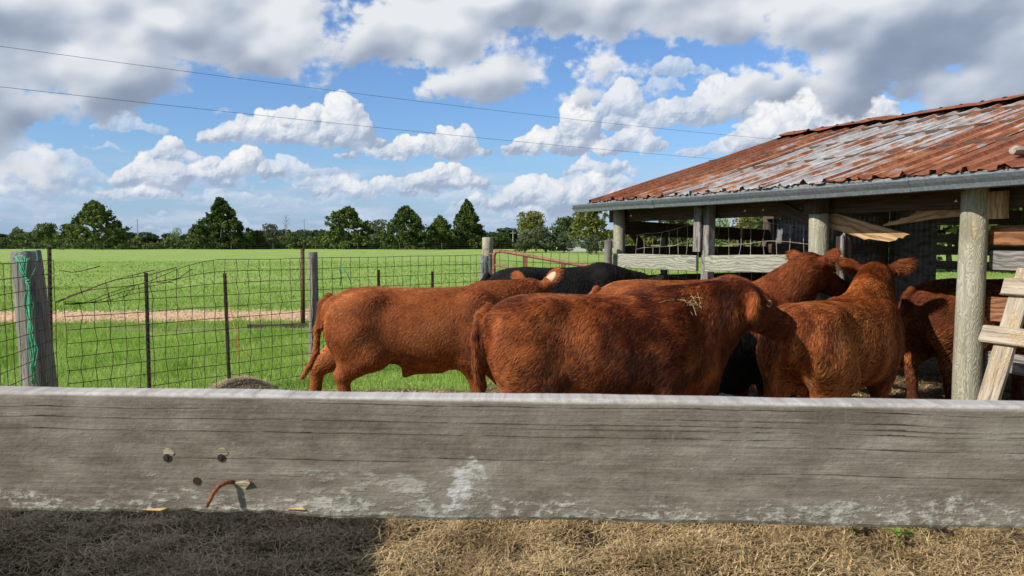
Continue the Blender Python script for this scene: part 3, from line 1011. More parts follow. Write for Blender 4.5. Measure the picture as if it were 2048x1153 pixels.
# ------------------------------------------------------------------ materials of the place
def wood_mat(name, lo, hi, dark, axis='x', rings=True, bump=.5, knots=True, extra=None, ring_scale=9.0, crack=.85):
    @material(name)
    def _(nt):
        o = nt.coord('Object')
        rr = nt.rand()
        p = nt.vm('ADD', o, nt.comb(rr * 37.0, rr * 3.0, rr * 5.0))
        if axis == 'z':
            x, y, z = nt.sep(p); p = nt.comb(z, x, y)
            x, y, z = nt.sep(o); o = nt.comb(z, x, y)
        st = nt.noise(nt.mapv(p, (1.3, 26, 26)), 2.2, 6, 0.62)
        fine = nt.noise(nt.mapv(p, (6, 160, 160)), 2.0, 3, 0.6)
        blot = nt.noise(nt.mapv(p, (2.0, 5, 5)), 2.0, 4, 0.6)
        c = nt.mix(st.smooth(.28, .74), lo, hi)
        h = st * 0.7 + fine * 0.5
        if rings:
            wv = nt.mapv(p, (0.42, 1.0, 1.0))
            wob = nt.noise(nt.mapv(p, (1.6, 4, 4)), 1.6, 3, 0.5)
            x, y, z = nt.sep(wv)
            q = nt.comb(x, y + 0.06, z + (wob - 0.5) * 0.20)
            g = nt.wave(q, ring_scale, 1.6, 2, 1.5, 'RINGS', 'X')
            c = nt.mix(g.smooth(.45, .95) * 0.62, c, dark)
            h = h + g * -0.5
        if knots:
            kd = nt.voro(nt.mapv(p, (1.5, 2.2, 5.5)), 1.0)
            kr = nt.wave(nt.comb(kd * 10.0, 0.0, 0.0), 3.0, 0.4, 1, 1.0, 'BANDS', 'X')
            c = nt.mix(kd.smooth(.13, .10) * (kr * 0.5 + 0.4), c, dark)
        crack = nt.noise(nt.mapv(p, (0.9, 22, 22)), 1.6, 4, 0.5)
        ck = (crack - 0.5).abs().smooth(.010, .002) * nt.noise(nt.mapv(p, (2, 9, 9)), 1.2, 2).smooth(.45, .6)
        c = nt.mix(ck * crack, c, (dark[0] * .35, dark[1] * .35, dark[2] * .35))
        h = h - ck * (2.6 * crack)
        c = nt.mix(fine.smooth(.35, .75) * 0.22, c, (1, 1, 1), 'SOFT_LIGHT')
        c = nt.mix(blot.smooth(.52, .78) * 0.45, c, lo)
        if extra: c, h = extra(nt, p, o, c, h)
        nt.out(nt.bsdf(c, 0.88, normal=nt.bump(h, bump, .006 if name != 'wood_board' else .0032), spec=0.2))
wood_mat('wood_pale', (0.25, 0.25, 0.19), (0.37, 0.36, 0.285), (0.105, 0.115, 0.075), rings=True, ring_scale=11)
wood_mat('wood_grey', (0.125, 0.113, 0.10), (0.25, 0.232, 0.21), (0.06, 0.052, 0.045), axis='z', rings=False, bump=.8)
wood_mat('wood_greyx', (0.17, 0.155, 0.14), (0.29, 0.27, 0.25), (0.06, 0.052, 0.045), rings=True, bump=.8)
wood_mat('wood_old', (0.050, 0.034, 0.024), (0.105, 0.074, 0.054), (0.022, 0.015, 0.011), rings=False)
wood_mat('wood_oldz', (0.060, 0.044, 0.034), (0.13, 0.098, 0.075), (0.022, 0.015, 0.011), axis='z', rings=False)
wood_mat('wood_red', (0.17, 0.075, 0.036), (0.33, 0.155, 0.075), (0.07, 0.028, 0.014), rings=True)
wood_mat('wood_tan', (0.34, 0.205, 0.095), (0.54, 0.35, 0.175), (0.15, 0.082, 0.036), rings=True, ring_scale=6)
def post_extra(nt, p, o, c, h):
    # wandering grain of a peeled pole with a few big ringed knots
    wv = nt.noise(nt.mapv(p, (2.2, 8, 8)), 1.5, 2.5, .5)
    g = nt.wave(nt.comb(0.0, wv * 3.0, 0.0), 1.9, 0.3, 1, 1.0, 'BANDS', 'Y')
    c = nt.mix(g.smooth(.35, .95) * 0.42, c, (0.12, 0.115, 0.072))
    kd = nt.voro(nt.mapv(p, (1.9, 4.0, 4.0)), 1.0)
    kr = nt.wave(nt.comb(kd * 9.0, 0.0, 0.0), 3.0, 0.0, 1, 1.0, 'BANDS', 'X')
    c = nt.mix(kd.smooth(.30, .10) * kr.smooth(.35, .8) * 0.85, c, (0.15, 0.12, 0.075))
    tan = nt.noise(nt.mapv(p, (2.2, 8, 8)), 1.3, 5, .6)
    c = nt.mix(tan.smooth(.60, .72) * 0.6, c, (0.46, 0.34, 0.19))
    return c, h + g * -1.2
wood_mat('wood_post', (0.26, 0.24, 0.172), (0.42, 0.395, 0.295), (0.13, 0.12, 0.08), axis='z', rings=False, bump=.35, knots=False, extra=post_extra)
def ladder_extra(nt, p, o, c, h):
    gal = nt.voro(nt.mapv(p, (16, 34, 34)), 1.4, 2, 'DISTANCE_TO_EDGE')
    m = nt.noise(nt.mapv(p, (2.6, 7, 7)), 1.5, 3).smooth(.50, .64)
    gm = gal.smooth(.05, .0) * m
    c = nt.mix(gm * 0.8, c, (0.60, 0.44, 0.22))
    c = nt.mix(m * 0.35, c, (0.46, 0.33, 0.17))
    return c, h - gm * 1.5
wood_mat('wood_ladder', (0.225, 0.185, 0.135), (0.44, 0.37, 0.28), (0.10, 0.075, 0.05), rings=False, bump=.7, knots=False, extra=ladder_extra)

def board_extra(nt, p, o, c, h):
    x, y, z = nt.sep(o)
    # mottled grey-brown ground with only a hint of grain
    n1 = nt.noise(nt.mapv(o, (2.2, 1, 6.5)), 1.7, 6, .66); n2 = nt.noise(nt.mapv(o, (9, 1, 24)), 1.7, 6, .7); n3 = nt.noise(nt.mapv(o, (70, 1, 110)), 1.7, 3, .7); n4 = nt.noise(nt.mapv(o, (4, 1, 150)), 1.7, 3, .6)
    c = nt.ramp(n1 * .40 + n2 * .30 + n3 * .16 + n4 * .14, [(.37, (0.080, 0.060, 0.047)), (.46, (0.148, 0.119, 0.095)), (.54, (0.205, 0.173, 0.143)), (.66, (0.31, 0.276, 0.238))])
    h = n2 * .5 + n3 * .6 + n4 * .5
    # scuffed, bleached fringe along the lower edge and long rubbed streaks
    edge = nt.noise(nt.mapv(o, (7, 1, 16)), 1.5, 7, .68)
    band = nt.noise(nt.mapv(o, (2.2, 1, 1)), 1.5, 3, .5)
    f = (edge - 0.5) * 0.075 + (band - 0.5) * 0.06 - 0.046
    low = (z - f)
    m = low.smooth(.004, -.004)
    strk = nt.noise(nt.mapv(o, (2.6, 1, 46)), 1.5, 6, .66)
    spots = nt.noise(nt.mapv(o, (11, 1, 30)), 1.6, 5, .7)
    rub = nt.noise(nt.mapv(o, (1.5, 1, 11)), 1.5, 3, .5).smooth(.56, .66) * spots.smooth(.46, .58)
    fleck = nt.noise(nt.mapv(o, (30, 1, 64)), 1.7, 4, .7).smooth(.62, .68) * nt.noise(nt.mapv(o, (4, 1, 10)), 1.6, 2).smooth(.40, .62)
    grit = nt.noise(nt.mapv(o, (46, 1, 90)), 1.7, 4, .7)
    pale = (m * (spots * .5 + grit * .7).smooth(.54, .72) + rub * 0.75 + fleck * 0.55 + strk.smooth(.60, .78) * 0.30).clamp()
    c = nt.mix(pale * 0.85, c, nt.mix(grit.smooth(.35, .65), (0.27, 0.247, 0.212), (0.48, 0.452, 0.41)))
    # long drying cracks in the upper half
    wob = nt.noise(nt.mapv(o, (1.1, 1, 2)), 1.4, 4, .55)
    cz = (z + (wob - 0.5) * 0.022)
    thick = nt.noise(nt.mapv(o, (16, 1, 3)), 1.5, 4, .65).lin(.3, .7, .45, 2.4)
    acc = None
    for k, (zz, x0, x1) in enumerate(((.052, -.9, -.36), (.0405, -.7, .75), (.0265, -.62, .32), (.035, .05, .95), (.0005, -.08, .02), (-.012, .27, .62), (.060, -.2, .9), (-.004, -.35, -.12), (.018, .3, .9), (.047, .2, .5))):
        ln = ((cz - zz).abs() * thick).smooth(.0009, .0002) * x.smooth(x0 - .05, x0 + .02) * x.smooth(x1 + .05, x1 - .02)
        acc = ln if acc is None else acc.max(ln)
    brk = nt.noise(nt.mapv(o, (14, 1, 9)), 1.4, 2).smooth(.36, .52)
    acc = acc * brk
    c = nt.mix(acc * 0.8, c, (0.040, 0.033, 0.027))
    # faint darker reading lines of the grain towards the top
    gl = nt.wave(nt.comb(0.0, 0.0, cz), 42.0, 2.2, 3, 2.0, 'BANDS', 'Z')
    c = nt.mix(gl.smooth(.62, .95) * z.smooth(-.02, .05) * 0.26, c, (0.085, 0.073, 0.060))
    pt = nt.noise(nt.mapv(o, (3.4, 1, 9)), 1.7, 6, .68)
    c = nt.mix(pt.smooth(.50, .70) * .42, c, (0.255, 0.235, 0.205))
    c = nt.mix(pt.smooth(.46, .28) * .40, c, (0.105, 0.082, 0.066))
    scr = nt.noise(nt.mapv(o, (70, 1, 8)), 1.7, 3, .6).smooth(.70, .76) * nt.noise(nt.mapv(o, (5, 1, 5)), 1.6, 2).smooth(.5, .6)
    c = nt.mix(scr * .5, c, (0.36, 0.34, 0.31))
    # mould: greenish cast in broad patches
    stn = nt.noise(nt.mapv(o, (2.6, 1, 3.2)), 1.6, 6, .68)
    c = nt.mix(stn.smooth(.55, .68) * .45, c, (0.085, 0.066, 0.053))
    gr = nt.noise(nt.mapv(o, (1.7, 1, 5)), 1.6, 4, .55)
    c = nt.mix(gr.smooth(.52, .74) * 0.20, c, (0.20, 0.205, 0.150))
    # a bleached knot and splash right of the middle
    kx = x + .049; kz = z + .032
    al = (kx * .42 + kz * .91) / .050; pe = (kx * .91 - kz * .42) / .019
    d = (al * al + pe * pe).sqrt()
    sp = (0.85 - d + (spots - .5) * 3.2 + (grit - .5) * 2.4).smooth(.0, .6)
    c = nt.mix(sp * 0.8, c, (0.48, 0.455, 0.45))
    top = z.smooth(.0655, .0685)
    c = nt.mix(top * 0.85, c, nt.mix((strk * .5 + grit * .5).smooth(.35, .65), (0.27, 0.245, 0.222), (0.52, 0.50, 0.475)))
    return c, h + pale * 0.6 - acc * 3.5
wood_mat('wood_board', (0.168, 0.141, 0.118), (0.218, 0.190, 0.163), (0.10, 0.080, 0.066), rings=False, bump=.55, knots=False, extra=board_extra, crack=.35)

def roof_mat(name, silver):
    @material(name)
    def _(nt):
        o = nt.coord('Object'); rr = nt.rand()
        p = nt.vm('ADD', o, nt.comb(rr * 11.0, rr * 23.0, 0.0))
        st = nt.noise(nt.mapv(p, (9.0, 0.55, 1)), 1.6, 7, .66)
        bl = nt.noise(nt.mapv(p, (6.0, 2.2, 1)), 1.7, 6, .68)
        fl = nt.noise(nt.mapv(p, (26, 14, 1)), 1.7, 5, .7)
        rust = nt.ramp(bl * 0.55 + fl * 0.45, [(0.28, (0.075, 0.020, 0.010)), (0.46, (0.175, 0.055, 0.026)), (0.60, (0.275, 0.100, 0.048)), (0.78, (0.42, 0.23, 0.14))])
        zinc = nt.mix(nt.noise(nt.mapv(p, (14, 3, 1)), 2, 4).smooth(.3, .7), (0.36, 0.36, 0.35), (0.56, 0.55, 0.53))
        k = (st - 0.5) * 1.5 + silver + (bl - 0.5) * 1.1
        m = k.smooth(.42, .56)
        c = nt.mix(m, rust, zinc)
        stain = (k - 0.42).abs().smooth(.16, .0)
        c = nt.mix(stain * 0.55, c, (0.42, 0.19, 0.075))
        wh = fl.smooth(.66, .74) * 0.35
        c = nt.mix(wh, c, (0.55, 0.47, 0.40))
        x, y, z = nt.sep(o)
        fr = (x / 0.25333)._m('FRACT')
        rib = (fr - .22).abs().smooth(.20, .05)
        vein = nt.noise(nt.mapv(p, (3, .8, 1)), 1.5, 4, .6)
        c = nt.mix(rib * vein.smooth(.38, .55) * (m * -.45 + .75), c, nt.mix(fl.smooth(.4, .65), (0.085, 0.024, 0.012), (0.24, 0.080, 0.032)))
        top = (fr - .22).abs().smooth(.055, .03)
        c = nt.mix(top * vein.smooth(.62, .45) * .5, c, nt.mix(m, (0.36, 0.155, 0.075), (0.60, 0.57, 0.54)))
        rough = m * -0.28 + 0.88
        nt.out(nt.bsdf(c, rough, metal=m * 0.35, normal=nt.bump(fl, .35, .004), spec=.3))
roof_mat('roof_rust', -0.02)
roof_mat('roof_zinc', 0.56)
roof_mat('roof_mixed', 0.30)

@material('gutter_paint')
def _(nt):
    o = nt.coord('Object')
    n = nt.noise(nt.mapv(o, (2, 20, 20)), 2, 5, .6)
    nt.out(nt.bsdf(nt.mix(n.smooth(.35, .7), (0.115, 0.14, 0.155), (0.18, 0.21, 0.22)), nt.noise(o, 8, 3).lin(0, 1, .25, .5), metal=.25, spec=.5))
@material('corrugated_steel')
def _(nt):
    o = nt.coord('Object')
    n = nt.noise(nt.mapv(o, (3, 1, 9)), 2, 5, .6)
    nt.out(nt.bsdf(nt.mix(n.smooth(.4, .7), (0.20, 0.21, 0.22), (0.10, 0.075, 0.06)), .55, metal=.3))
@material('wire_rust')
def _(nt):
    n = nt.noise(nt.pos(), 9, 3)
    nt.out(nt.bsdf(nt.mix(n.smooth(.4, .6), (0.030, 0.022, 0.018), (0.115, 0.060, 0.038)), .7, metal=.2))
@material('wire_sunlit')  # lighter copy of the wire rust, sunlight put into the colour
def _(nt):
    n = nt.noise(nt.pos(), 9, 3)
    nt.out(nt.bsdf(nt.mix(n.smooth(.4, .6), (0.20, 0.15, 0.12), (0.34, 0.29, 0.25)), .6, metal=.2))
@material('tpost_steel')
def _(nt):
    n = nt.noise(nt.coord('Object'), 30, 4)
    nt.out(nt.bsdf(nt.mix(n.smooth(.52, .7), (0.012, 0.011, 0.011), (0.085, 0.034, 0.02)), .6))
@material('rust_pipe')
def _(nt):
    n = nt.noise(nt.coord('Object'), 22, 5, .6)
    nt.out(nt.bsdf(nt.mix(n.smooth(.35, .7), (0.055, 0.024, 0.018), (0.15, 0.065, 0.045)), .75))
@material('gate_rust')
def _(nt):
    n = nt.noise(nt.coord('Object'), 26, 6, .65)
    nt.out(nt.bsdf(nt.ramp(n, [(.3, (0.13, 0.055, 0.04)), (.5, (0.25, 0.105, 0.075)), (.68, (0.34, 0.15, 0.06))]), .7))
@material('nail_rust')
def _(nt):
    n = nt.noise(nt.coord('Object'), 260, 4)
    nt.out(nt.bsdf(nt.mix(n.smooth(.35, .65), (0.10, 0.030, 0.012), (0.28, 0.090, 0.030)), .7))
@material('bolt_steel')
def _(nt): nt.out(nt.bsdf((0.05, 0.055, 0.06), .4, metal=.6))
@material('hole_dark')
def _(nt): nt.out(nt.bsdf((0.035, 0.016, 0.010), .9))
@material('splinter_fresh')
def _(nt):
    n = nt.noise(nt.mapv(nt.coord('Object'), (8, 120, 120)), 2, 3)
    nt.out(nt.bsdf(nt.mix(n, (0.42, 0.25, 0.09), (0.60, 0.42, 0.20)), .8))
@material('hay_ground')
def _(nt):
    p = nt.pos()
    n = nt.noise(p, 3.0, 6, .65); f = nt.noise(p, 34, 4, .7)
    c = nt.mix(n.smooth(.35, .65), (0.060, 0.041, 0.024), (0.155, 0.108, 0.060))
    c = nt.mix(f.smooth(.5, .75), c, (0.25, 0.19, 0.11))
    c = nt.mix(nt.noise(p, 1.3, 3).smooth(.62, .72) * .7, c, (0.050, 0.038, 0.028))
    nt.out(nt.bsdf(c, .95, normal=nt.bump(f + n, .9, .03), spec=.1))
@material('straw')
def _(nt):
    p = nt.pos()
    a = nt.noise(p, 55, 2); b = nt.noise(p, 2.2, 4)
    c = nt.ramp(a * .62 + b * .38, [(.34, (0.095, 0.062, 0.030)), (.48, (0.300, 0.203, 0.094)), (.62, (0.58, 0.430, 0.215))])
    nt.out(nt.bsdf(c, .7, spec=.25))
@material('straw_pale')
def _(nt):
    a = nt.noise(nt.pos(), 60, 2)
    nt.out(nt.bsdf(nt.mix(a.smooth(.3, .7), (0.34, 0.25, 0.14), (0.66, 0.53, 0.33)), .7, spec=.25))
@material('field_grass')
def _(nt):
    p = nt.pos()
    a = nt.noise(p, .35, 5, .6); b = nt.noise(p, 3.0, 6, .7); c_ = nt.noise(nt.mapv(p, (.05, .28, 1)), 1.0, 4, .6); d = nt.noise(p, 14, 4, .7)
    c = nt.mix(b.smooth(.3, .72), (0.185, 0.285, 0.052), (0.345, 0.450, 0.120))
    c = nt.mix(a.smooth(.42, .66) * .55, c, (0.17, 0.25, 0.050))
    c = nt.mix(c_.smooth(.48, .68) * .45, c, (0.34, 0.41, 0.150))
    c = nt.mix(d.smooth(.50, .30) * .45, c, (0.085, 0.150, 0.028))
    nt.out(nt.bsdf(c, .9, normal=nt.bump(d + b, .8, .08), spec=.15))
@material('blade')
def _(nt):
    p = nt.pos()
    a = nt.noise(p, 1.1, 4, .6); b = nt.noise(p, 45, 2)
    c = nt.ramp(a * .40 + b * .32 + nt.noise(p, .28, 3, .6) * .28, [(.34, (0.115, 0.205, 0.030)), (.5, (0.250, 0.390, 0.066)), (.70, (0.440, 0.560, 0.150))])
    d = nt.new('ShaderNodeBsdfDiffuse'); nt.set(d.inputs[0], c)
    tr = nt.new('ShaderNodeBsdfTranslucent'); nt.set(tr.inputs[0], c)
    mx = nt.new('ShaderNodeMixShader'); mx.inputs[0].default_value = .42
    nt.t.links.new(d.outputs[0], mx.inputs[1]); nt.t.links.new(tr.outputs[0], mx.inputs[2])
    nt.out(S(nt.t, mx.outputs[0]))
@material('gravel')
def _(nt):
    p = nt.pos()
    v = nt.voro(p, 16, 1, out='Color'); n = nt.noise(p, 1.5, 5, .6)
    g = nt.new('ShaderNodeRGBToBW'); nt.set(g.inputs[0], v); g = S(nt.t, g.outputs[0])
    c = nt.ramp(g, [(.15, (0.25, 0.140, 0.075)), (.5, (0.45, 0.275, 0.155)), (.85, (0.60, 0.42, 0.27))])
    c = nt.mix(n.smooth(.56, .72) * .5, c, (0.20, 0.19, 0.075))
    nt.out(nt.bsdf(c, .95, normal=nt.bump(g, .8, .03), spec=.1))
@material('dirt')
def _(nt):
    p = nt.pos(); n = nt.noise(p, 3, 6, .65)
    nt.out(nt.bsdf(nt.mix(n.smooth(.35, .65), (0.13, 0.12, 0.065), (0.25, 0.205, 0.135)), .95))
def leaf_mat(name, lo, hi, tr=.3):
    @material(name)
    def _(nt):
        p = nt.pos()
        a = nt.noise(p, .55, 3, .6); b = nt.noise(p, 6, 2); r = nt.rand()
        c = nt.mix((a * .55 + b * .45 + (r - .5) * .15).smooth(.32, .68), lo, hi)
        d = nt.new('ShaderNodeBsdfDiffuse'); nt.set(d.inputs[0], c)
        t = nt.new('ShaderNodeBsdfTranslucent'); nt.set(t.inputs[0], c)
        mx = nt.new('ShaderNodeMixShader'); mx.inputs[0].default_value = tr
        nt.t.links.new(d.outputs[0], mx.inputs[1]); nt.t.links.new(t.outputs[0], mx.inputs[2])
        nt.out(S(nt.t, mx.outputs[0]))
leaf_mat('leaf_juniper', (0.040, 0.064, 0.018), (0.155, 0.200, 0.052), .25)
leaf_mat('leaf_oak', (0.055, 0.085, 0.026), (0.140, 0.175, 0.058))
leaf_mat('leaf_yellow', (0.110, 0.125, 0.028), (0.230, 0.225, 0.062))
leaf_mat('leaf_grey', (0.070, 0.095, 0.050), (0.150, 0.175, 0.095))
leaf_mat('leaf_bright', (0.11, 0.19, 0.035), (0.22, 0.31, 0.075))
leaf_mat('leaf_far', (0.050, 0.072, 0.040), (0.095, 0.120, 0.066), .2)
leaf_mat('leaf_weed', (0.10, 0.20, 0.03), (0.20, 0.33, 0.06))
@material('bark')
def _(nt):
    n = nt.noise(nt.mapv(nt.coord('Object'), (6, 6, 1.5)), 2, 5)
    nt.out(nt.bsdf(nt.mix(n, (0.05, 0.04, 0.03), (0.17, 0.14, 0.11)), .95))
@material('twig_grey')
def _(nt): nt.out(nt.bsdf((0.27, 0.24, 0.21), .9))
@material('twine_green')
def _(nt):
    n = nt.noise(nt.pos(), 60, 3); nt.out(nt.bsdf(nt.mix(n, (0.03, 0.24, 0.13), (0.13, 0.48, 0.29)), .6))
@material('twine_teal')
def _(nt): nt.out(nt.bsdf((0.04, 0.33, 0.30), .6))
@material('twine_orange')
def _(nt): nt.out(nt.bsdf((0.60, 0.16, 0.03), .6))
@material('stone_grey')
def _(nt):
    p = nt.coord('Object'); n = nt.noise(p, 14, 6, .65)
    nt.out(nt.bsdf(nt.mix(n.smooth(.3, .7), (0.16, 0.16, 0.15), (0.34, 0.34, 0.32)), .9, normal=nt.bump(n, .8, .02)))
@material('cable_black')
def _(nt): nt.out(nt.bsdf((0.03, 0.035, 0.045), .6))
@material('far_wire')
def _(nt): nt.out(nt.bsdf((0.10, 0.095, 0.085), .8))
@material('pole_grey')
def _(nt): nt.out(nt.bsdf((0.30, 0.29, 0.28), .8))
@material('house_wall')
def _(nt): nt.out(nt.bsdf((0.46, 0.45, 0.41), .8))
@material('house_roof')
def _(nt): nt.out(nt.bsdf((0.13, 0.17, 0.16), .6))
@material('window_glass')
def _(nt): nt.out(nt.bsdf((0.03, 0.04, 0.05), .1, spec=.6))
@material('shed_boards')
def _(nt):
    n = nt.noise(nt.mapv(nt.coord('Object'), (2, 30, 2)), 2, 5); nt.out(nt.bsdf(nt.mix(n, (0.14, 0.11, 0.09), (0.28, 0.24, 0.20)), .9))
# ------------------------------------------------------------------ ground
def grid_mesh(x0, x1, y0, y1, nx, ny, zf):
    X, Y = np.meshgrid(np.linspace(x0, x1, nx), np.linspace(y0, y1, ny))
    V = np.stack([X, Y, zf(X, Y)], -1).reshape(-1, 3)
    i = np.arange((ny - 1) * nx).reshape(ny - 1, nx)[:, :-1].ravel()
    F = np.stack([i, i + 1, i + nx + 1, i + nx], 1)
    return mesh_data('sheet', V, F, smooth=True)
def build_ground():
    me = mesh_data('ground', [(-3000, -200, 0), (3000, -200, 0), (3000, 5000, 0), (-3000, 5000, 0)], np.array([[0, 1, 2, 3]]))
    tag(obj('ground', me, 'field_grass'), kind='structure')
    # trampled pen floor
    def zf(X, Y):
        return 0.030 + 0.020 * fbm2(X / .9, Y / .9, 401, 4) + 0.045 * fbm2(X / .33, Y / .33, 405, 4) + 0.05 * np.exp(-((X + 2.2) ** 2 / .9 + (Y - 4.0) ** 2 / .5))
    tag(obj('pen_floor', grid_mesh(-3.3, 7.5, -0.5, 8.2, 260, 220, zf), 'hay_ground'), kind='structure')
    def zf2(X, Y): return 0.012 + 0.012 * fbm2(X / .9, Y / .9, 431, 4)
    tag(obj('barn_floor', grid_mesh(0.6, 11, 8.2, 12.0, 90, 40, zf2), 'hay_ground'), kind='structure')
    # gravel track across the pasture
    V, F = [], []
    xs = np.linspace(-40, 60, 90)
    for i, x in enumerate(xs):
        yc = 17.6 + 0.145 * x + 0.25 * math.sin(x * .35) - (0.0012 * (x - 8) ** 2 if x > 8 else 0)
        w = 1.18 + .12 * math.sin(x * 1.3) + .08 * math.sin(x * 3.1)
        V += [(x, yc - w, .006), (x, yc - w * .4, .035), (x, yc + w * .4, .035), (x, yc + w, .006)]
        if i:
            b = 4 * i
            for k in range(3): F.append((b - 4 + k, b + k, b + k + 1, b - 3 + k))
    tag(obj('gravel_track', mesh_data('gravel_track', V, F), 'gravel'), kind='structure')
    r = np.random.default_rng(12)
    mbv, mbf = [], []
    n = 6000
    x = r.uniform(-16, 9, n); t = r.uniform(-1.15, 1.15, n)
    y = 17.6 + 0.145 * x + 0.25 * np.sin(x * .35) + t
    sz = r.uniform(.014, .042, n)
    base = np.array([(1, 0, 0), (-.5, .85, 0), (-.5, -.85, 0), (0, 0, .8), (0, 0, -.3)])
    V = base[None] * sz[:, None, None] * r.uniform(.6, 1.3, (n, 5, 3)) + np.stack([x, y, np.full(n, .035)], 1)[:, None]
    F = np.array([(0, 1, 3), (1, 2, 3), (2, 0, 3)])[None] + (np.arange(n) * 5)[:, None, None]
    tag(obj('loose_gravel', mesh_data('loose_gravel', V.reshape(-1, 3), F.reshape(-1, 3)), 'gravel'), 'pinkish loose gravel scattered over the farm track', 'gravel', kind='stuff')
    # bare earth strip beside the old beam
    V, F = [], []
    for i, x in enumerate(np.linspace(-12, 2, 40)):
        yc = 14.1 + .06 * math.sin(x * 2) + .012 * x; w = .20 + .08 * math.sin(x * 1.7) + .05 * math.sin(x * 5)
        V += [(x, yc - w, .008), (x, yc + w, .008)]
        if i: F.append((2 * i - 2, 2 * i, 2 * i + 1, 2 * i - 1))
    tag(obj('bare_strip', mesh_data('bare_strip', V, F), 'dirt'), kind='structure')
build_ground()

def blades(n, x, y, h, w, lean, seed, z0=0.0):
    r = np.random.default_rng(seed)
    a = r.uniform(0, 2 * np.pi, n)
    dx, dy = np.cos(a) * w / 2, np.sin(a) * w / 2
    la = r.uniform(0, 2 * np.pi, n); l = lean * h * r.uniform(.2, 1.2, n)
    B = np.stack([x, y, np.full(n, z0)], 1)
    p0 = B + np.stack([-dx, -dy, 0 * x], 1); p1 = B + np.stack([dx, dy, 0 * x], 1)
    p2 = B + np.stack([np.cos(la) * l, np.sin(la) * l, h], 1)
    V = np.stack([p0, p1, p2], 1).reshape(-1, 3)
    return V, np.arange(3 * n).reshape(-1, 3)
def build_grass():
    r = np.random.default_rng(21)
    VV, FF, off = [], [], 0
    for (n, y0, y1, hh, ww) in ((105000, 8.0, 15.0, .085, .009), (60000, 14, 27, .075, .020), (36000, 26, 60, .08, .05)):
        y = np.sqrt(r.uniform(y0 ** 2, y1 ** 2, n)); x = r.uniform(-.74, .74, n) * y
        yt = 17.6 + .145 * x + .25 * np.sin(x * .35)
        keep = (np.abs(y - yt) > 1.0 + .25 * r.random(n)) & ~((np.abs(y - 14.1 - .012 * x) < .14) & (r.random(n) < .8)) & ~((x > 0.9) & (y < 12.0))
        x, y = x[keep], y[keep]; m = len(x)
        tuft = 1 + .75 * fbm2(x / .8, y / .8, 55, 4) + .8 * np.clip(fbm2(x / 2.1, y / 1.6, 59, 3) - .2, 0, 1)
        h = hh * r.uniform(.5, 1.3, m) * tuft
        V, F = blades(m, x, y, h, ww * r.uniform(.6, 1.4, m), .75, 5)
        VV.append(V); FF.append(F + off); off += len(V)
    # taller tussocks near the fence and along the track
    for q in range(150):
        cy_ = r.uniform(8.6, 20); cx_ = r.uniform(-.72, .10) * cy_
        if abs(cy_ - 17.6 - .145 * cx_) < 1.3 or abs(cy_ - 14.1) < .3: continue
        m = 34; V, F = blades(m, cx_ + r.normal(0, .07, m), cy_ + r.normal(0, .07, m), r.uniform(.09, .26, m), np.full(m, .009), .6, 100 + q)
        VV.append(V); FF.append(F + off); off += len(V)
    tag(obj('pasture_grass', mesh_data('pasture_grass', np.concatenate(VV), np.concatenate(FF)), 'blade'), 'short bright green pasture grass beyond the wire fence', 'grass', kind='stuff')
build_grass()

def straws(n, x, y, z, L, w, seed, tilt=.25):
    """bent flat stems: two quads each"""
    r = np.random.default_rng(seed)
    a = r.uniform(0, 2 * np.pi, n); el = r.normal(0, tilt, n)
    d = np.stack([np.cos(a) * np.cos(el), np.sin(a) * np.cos(el), np.sin(el)], 1)
    s = np.stack([-np.sin(a), np.cos(a), np.zeros(n)], 1) * (w / 2)[:, None]
    c = np.stack([x, y, z], 1)
    bend = np.stack([r.normal(0, .12, n), r.normal(0, .12, n), r.uniform(-.02, .22, n)], 1) * L[:, None]
    p0 = c - d * (L / 2)[:, None]; p1 = c + bend * .5; p2 = c + d * (L / 2)[:, None]
    V = np.stack([p0 - s, p0 + s, p1 + s, p1 - s, p2 + s, p2 - s], 1).reshape(-1, 3)
    b = (np.arange(n) * 6)[:, None]
    F = np.concatenate([b + np.array([[0, 1, 2, 3]]), b + np.array([[3, 2, 4, 5]])])
    V[:, 2] = np.maximum(V[:, 2], .004)
    return V, F
def pen_z(x, y):
    return 0.030 + 0.020 * fbm2(x / .9, y / .9, 401, 4) + 0.045 * fbm2(x / .33, y / .33, 405, 4) + 0.05 * np.exp(-((x + 2.2) ** 2 / .9 + (y - 4.0) ** 2 / .5))
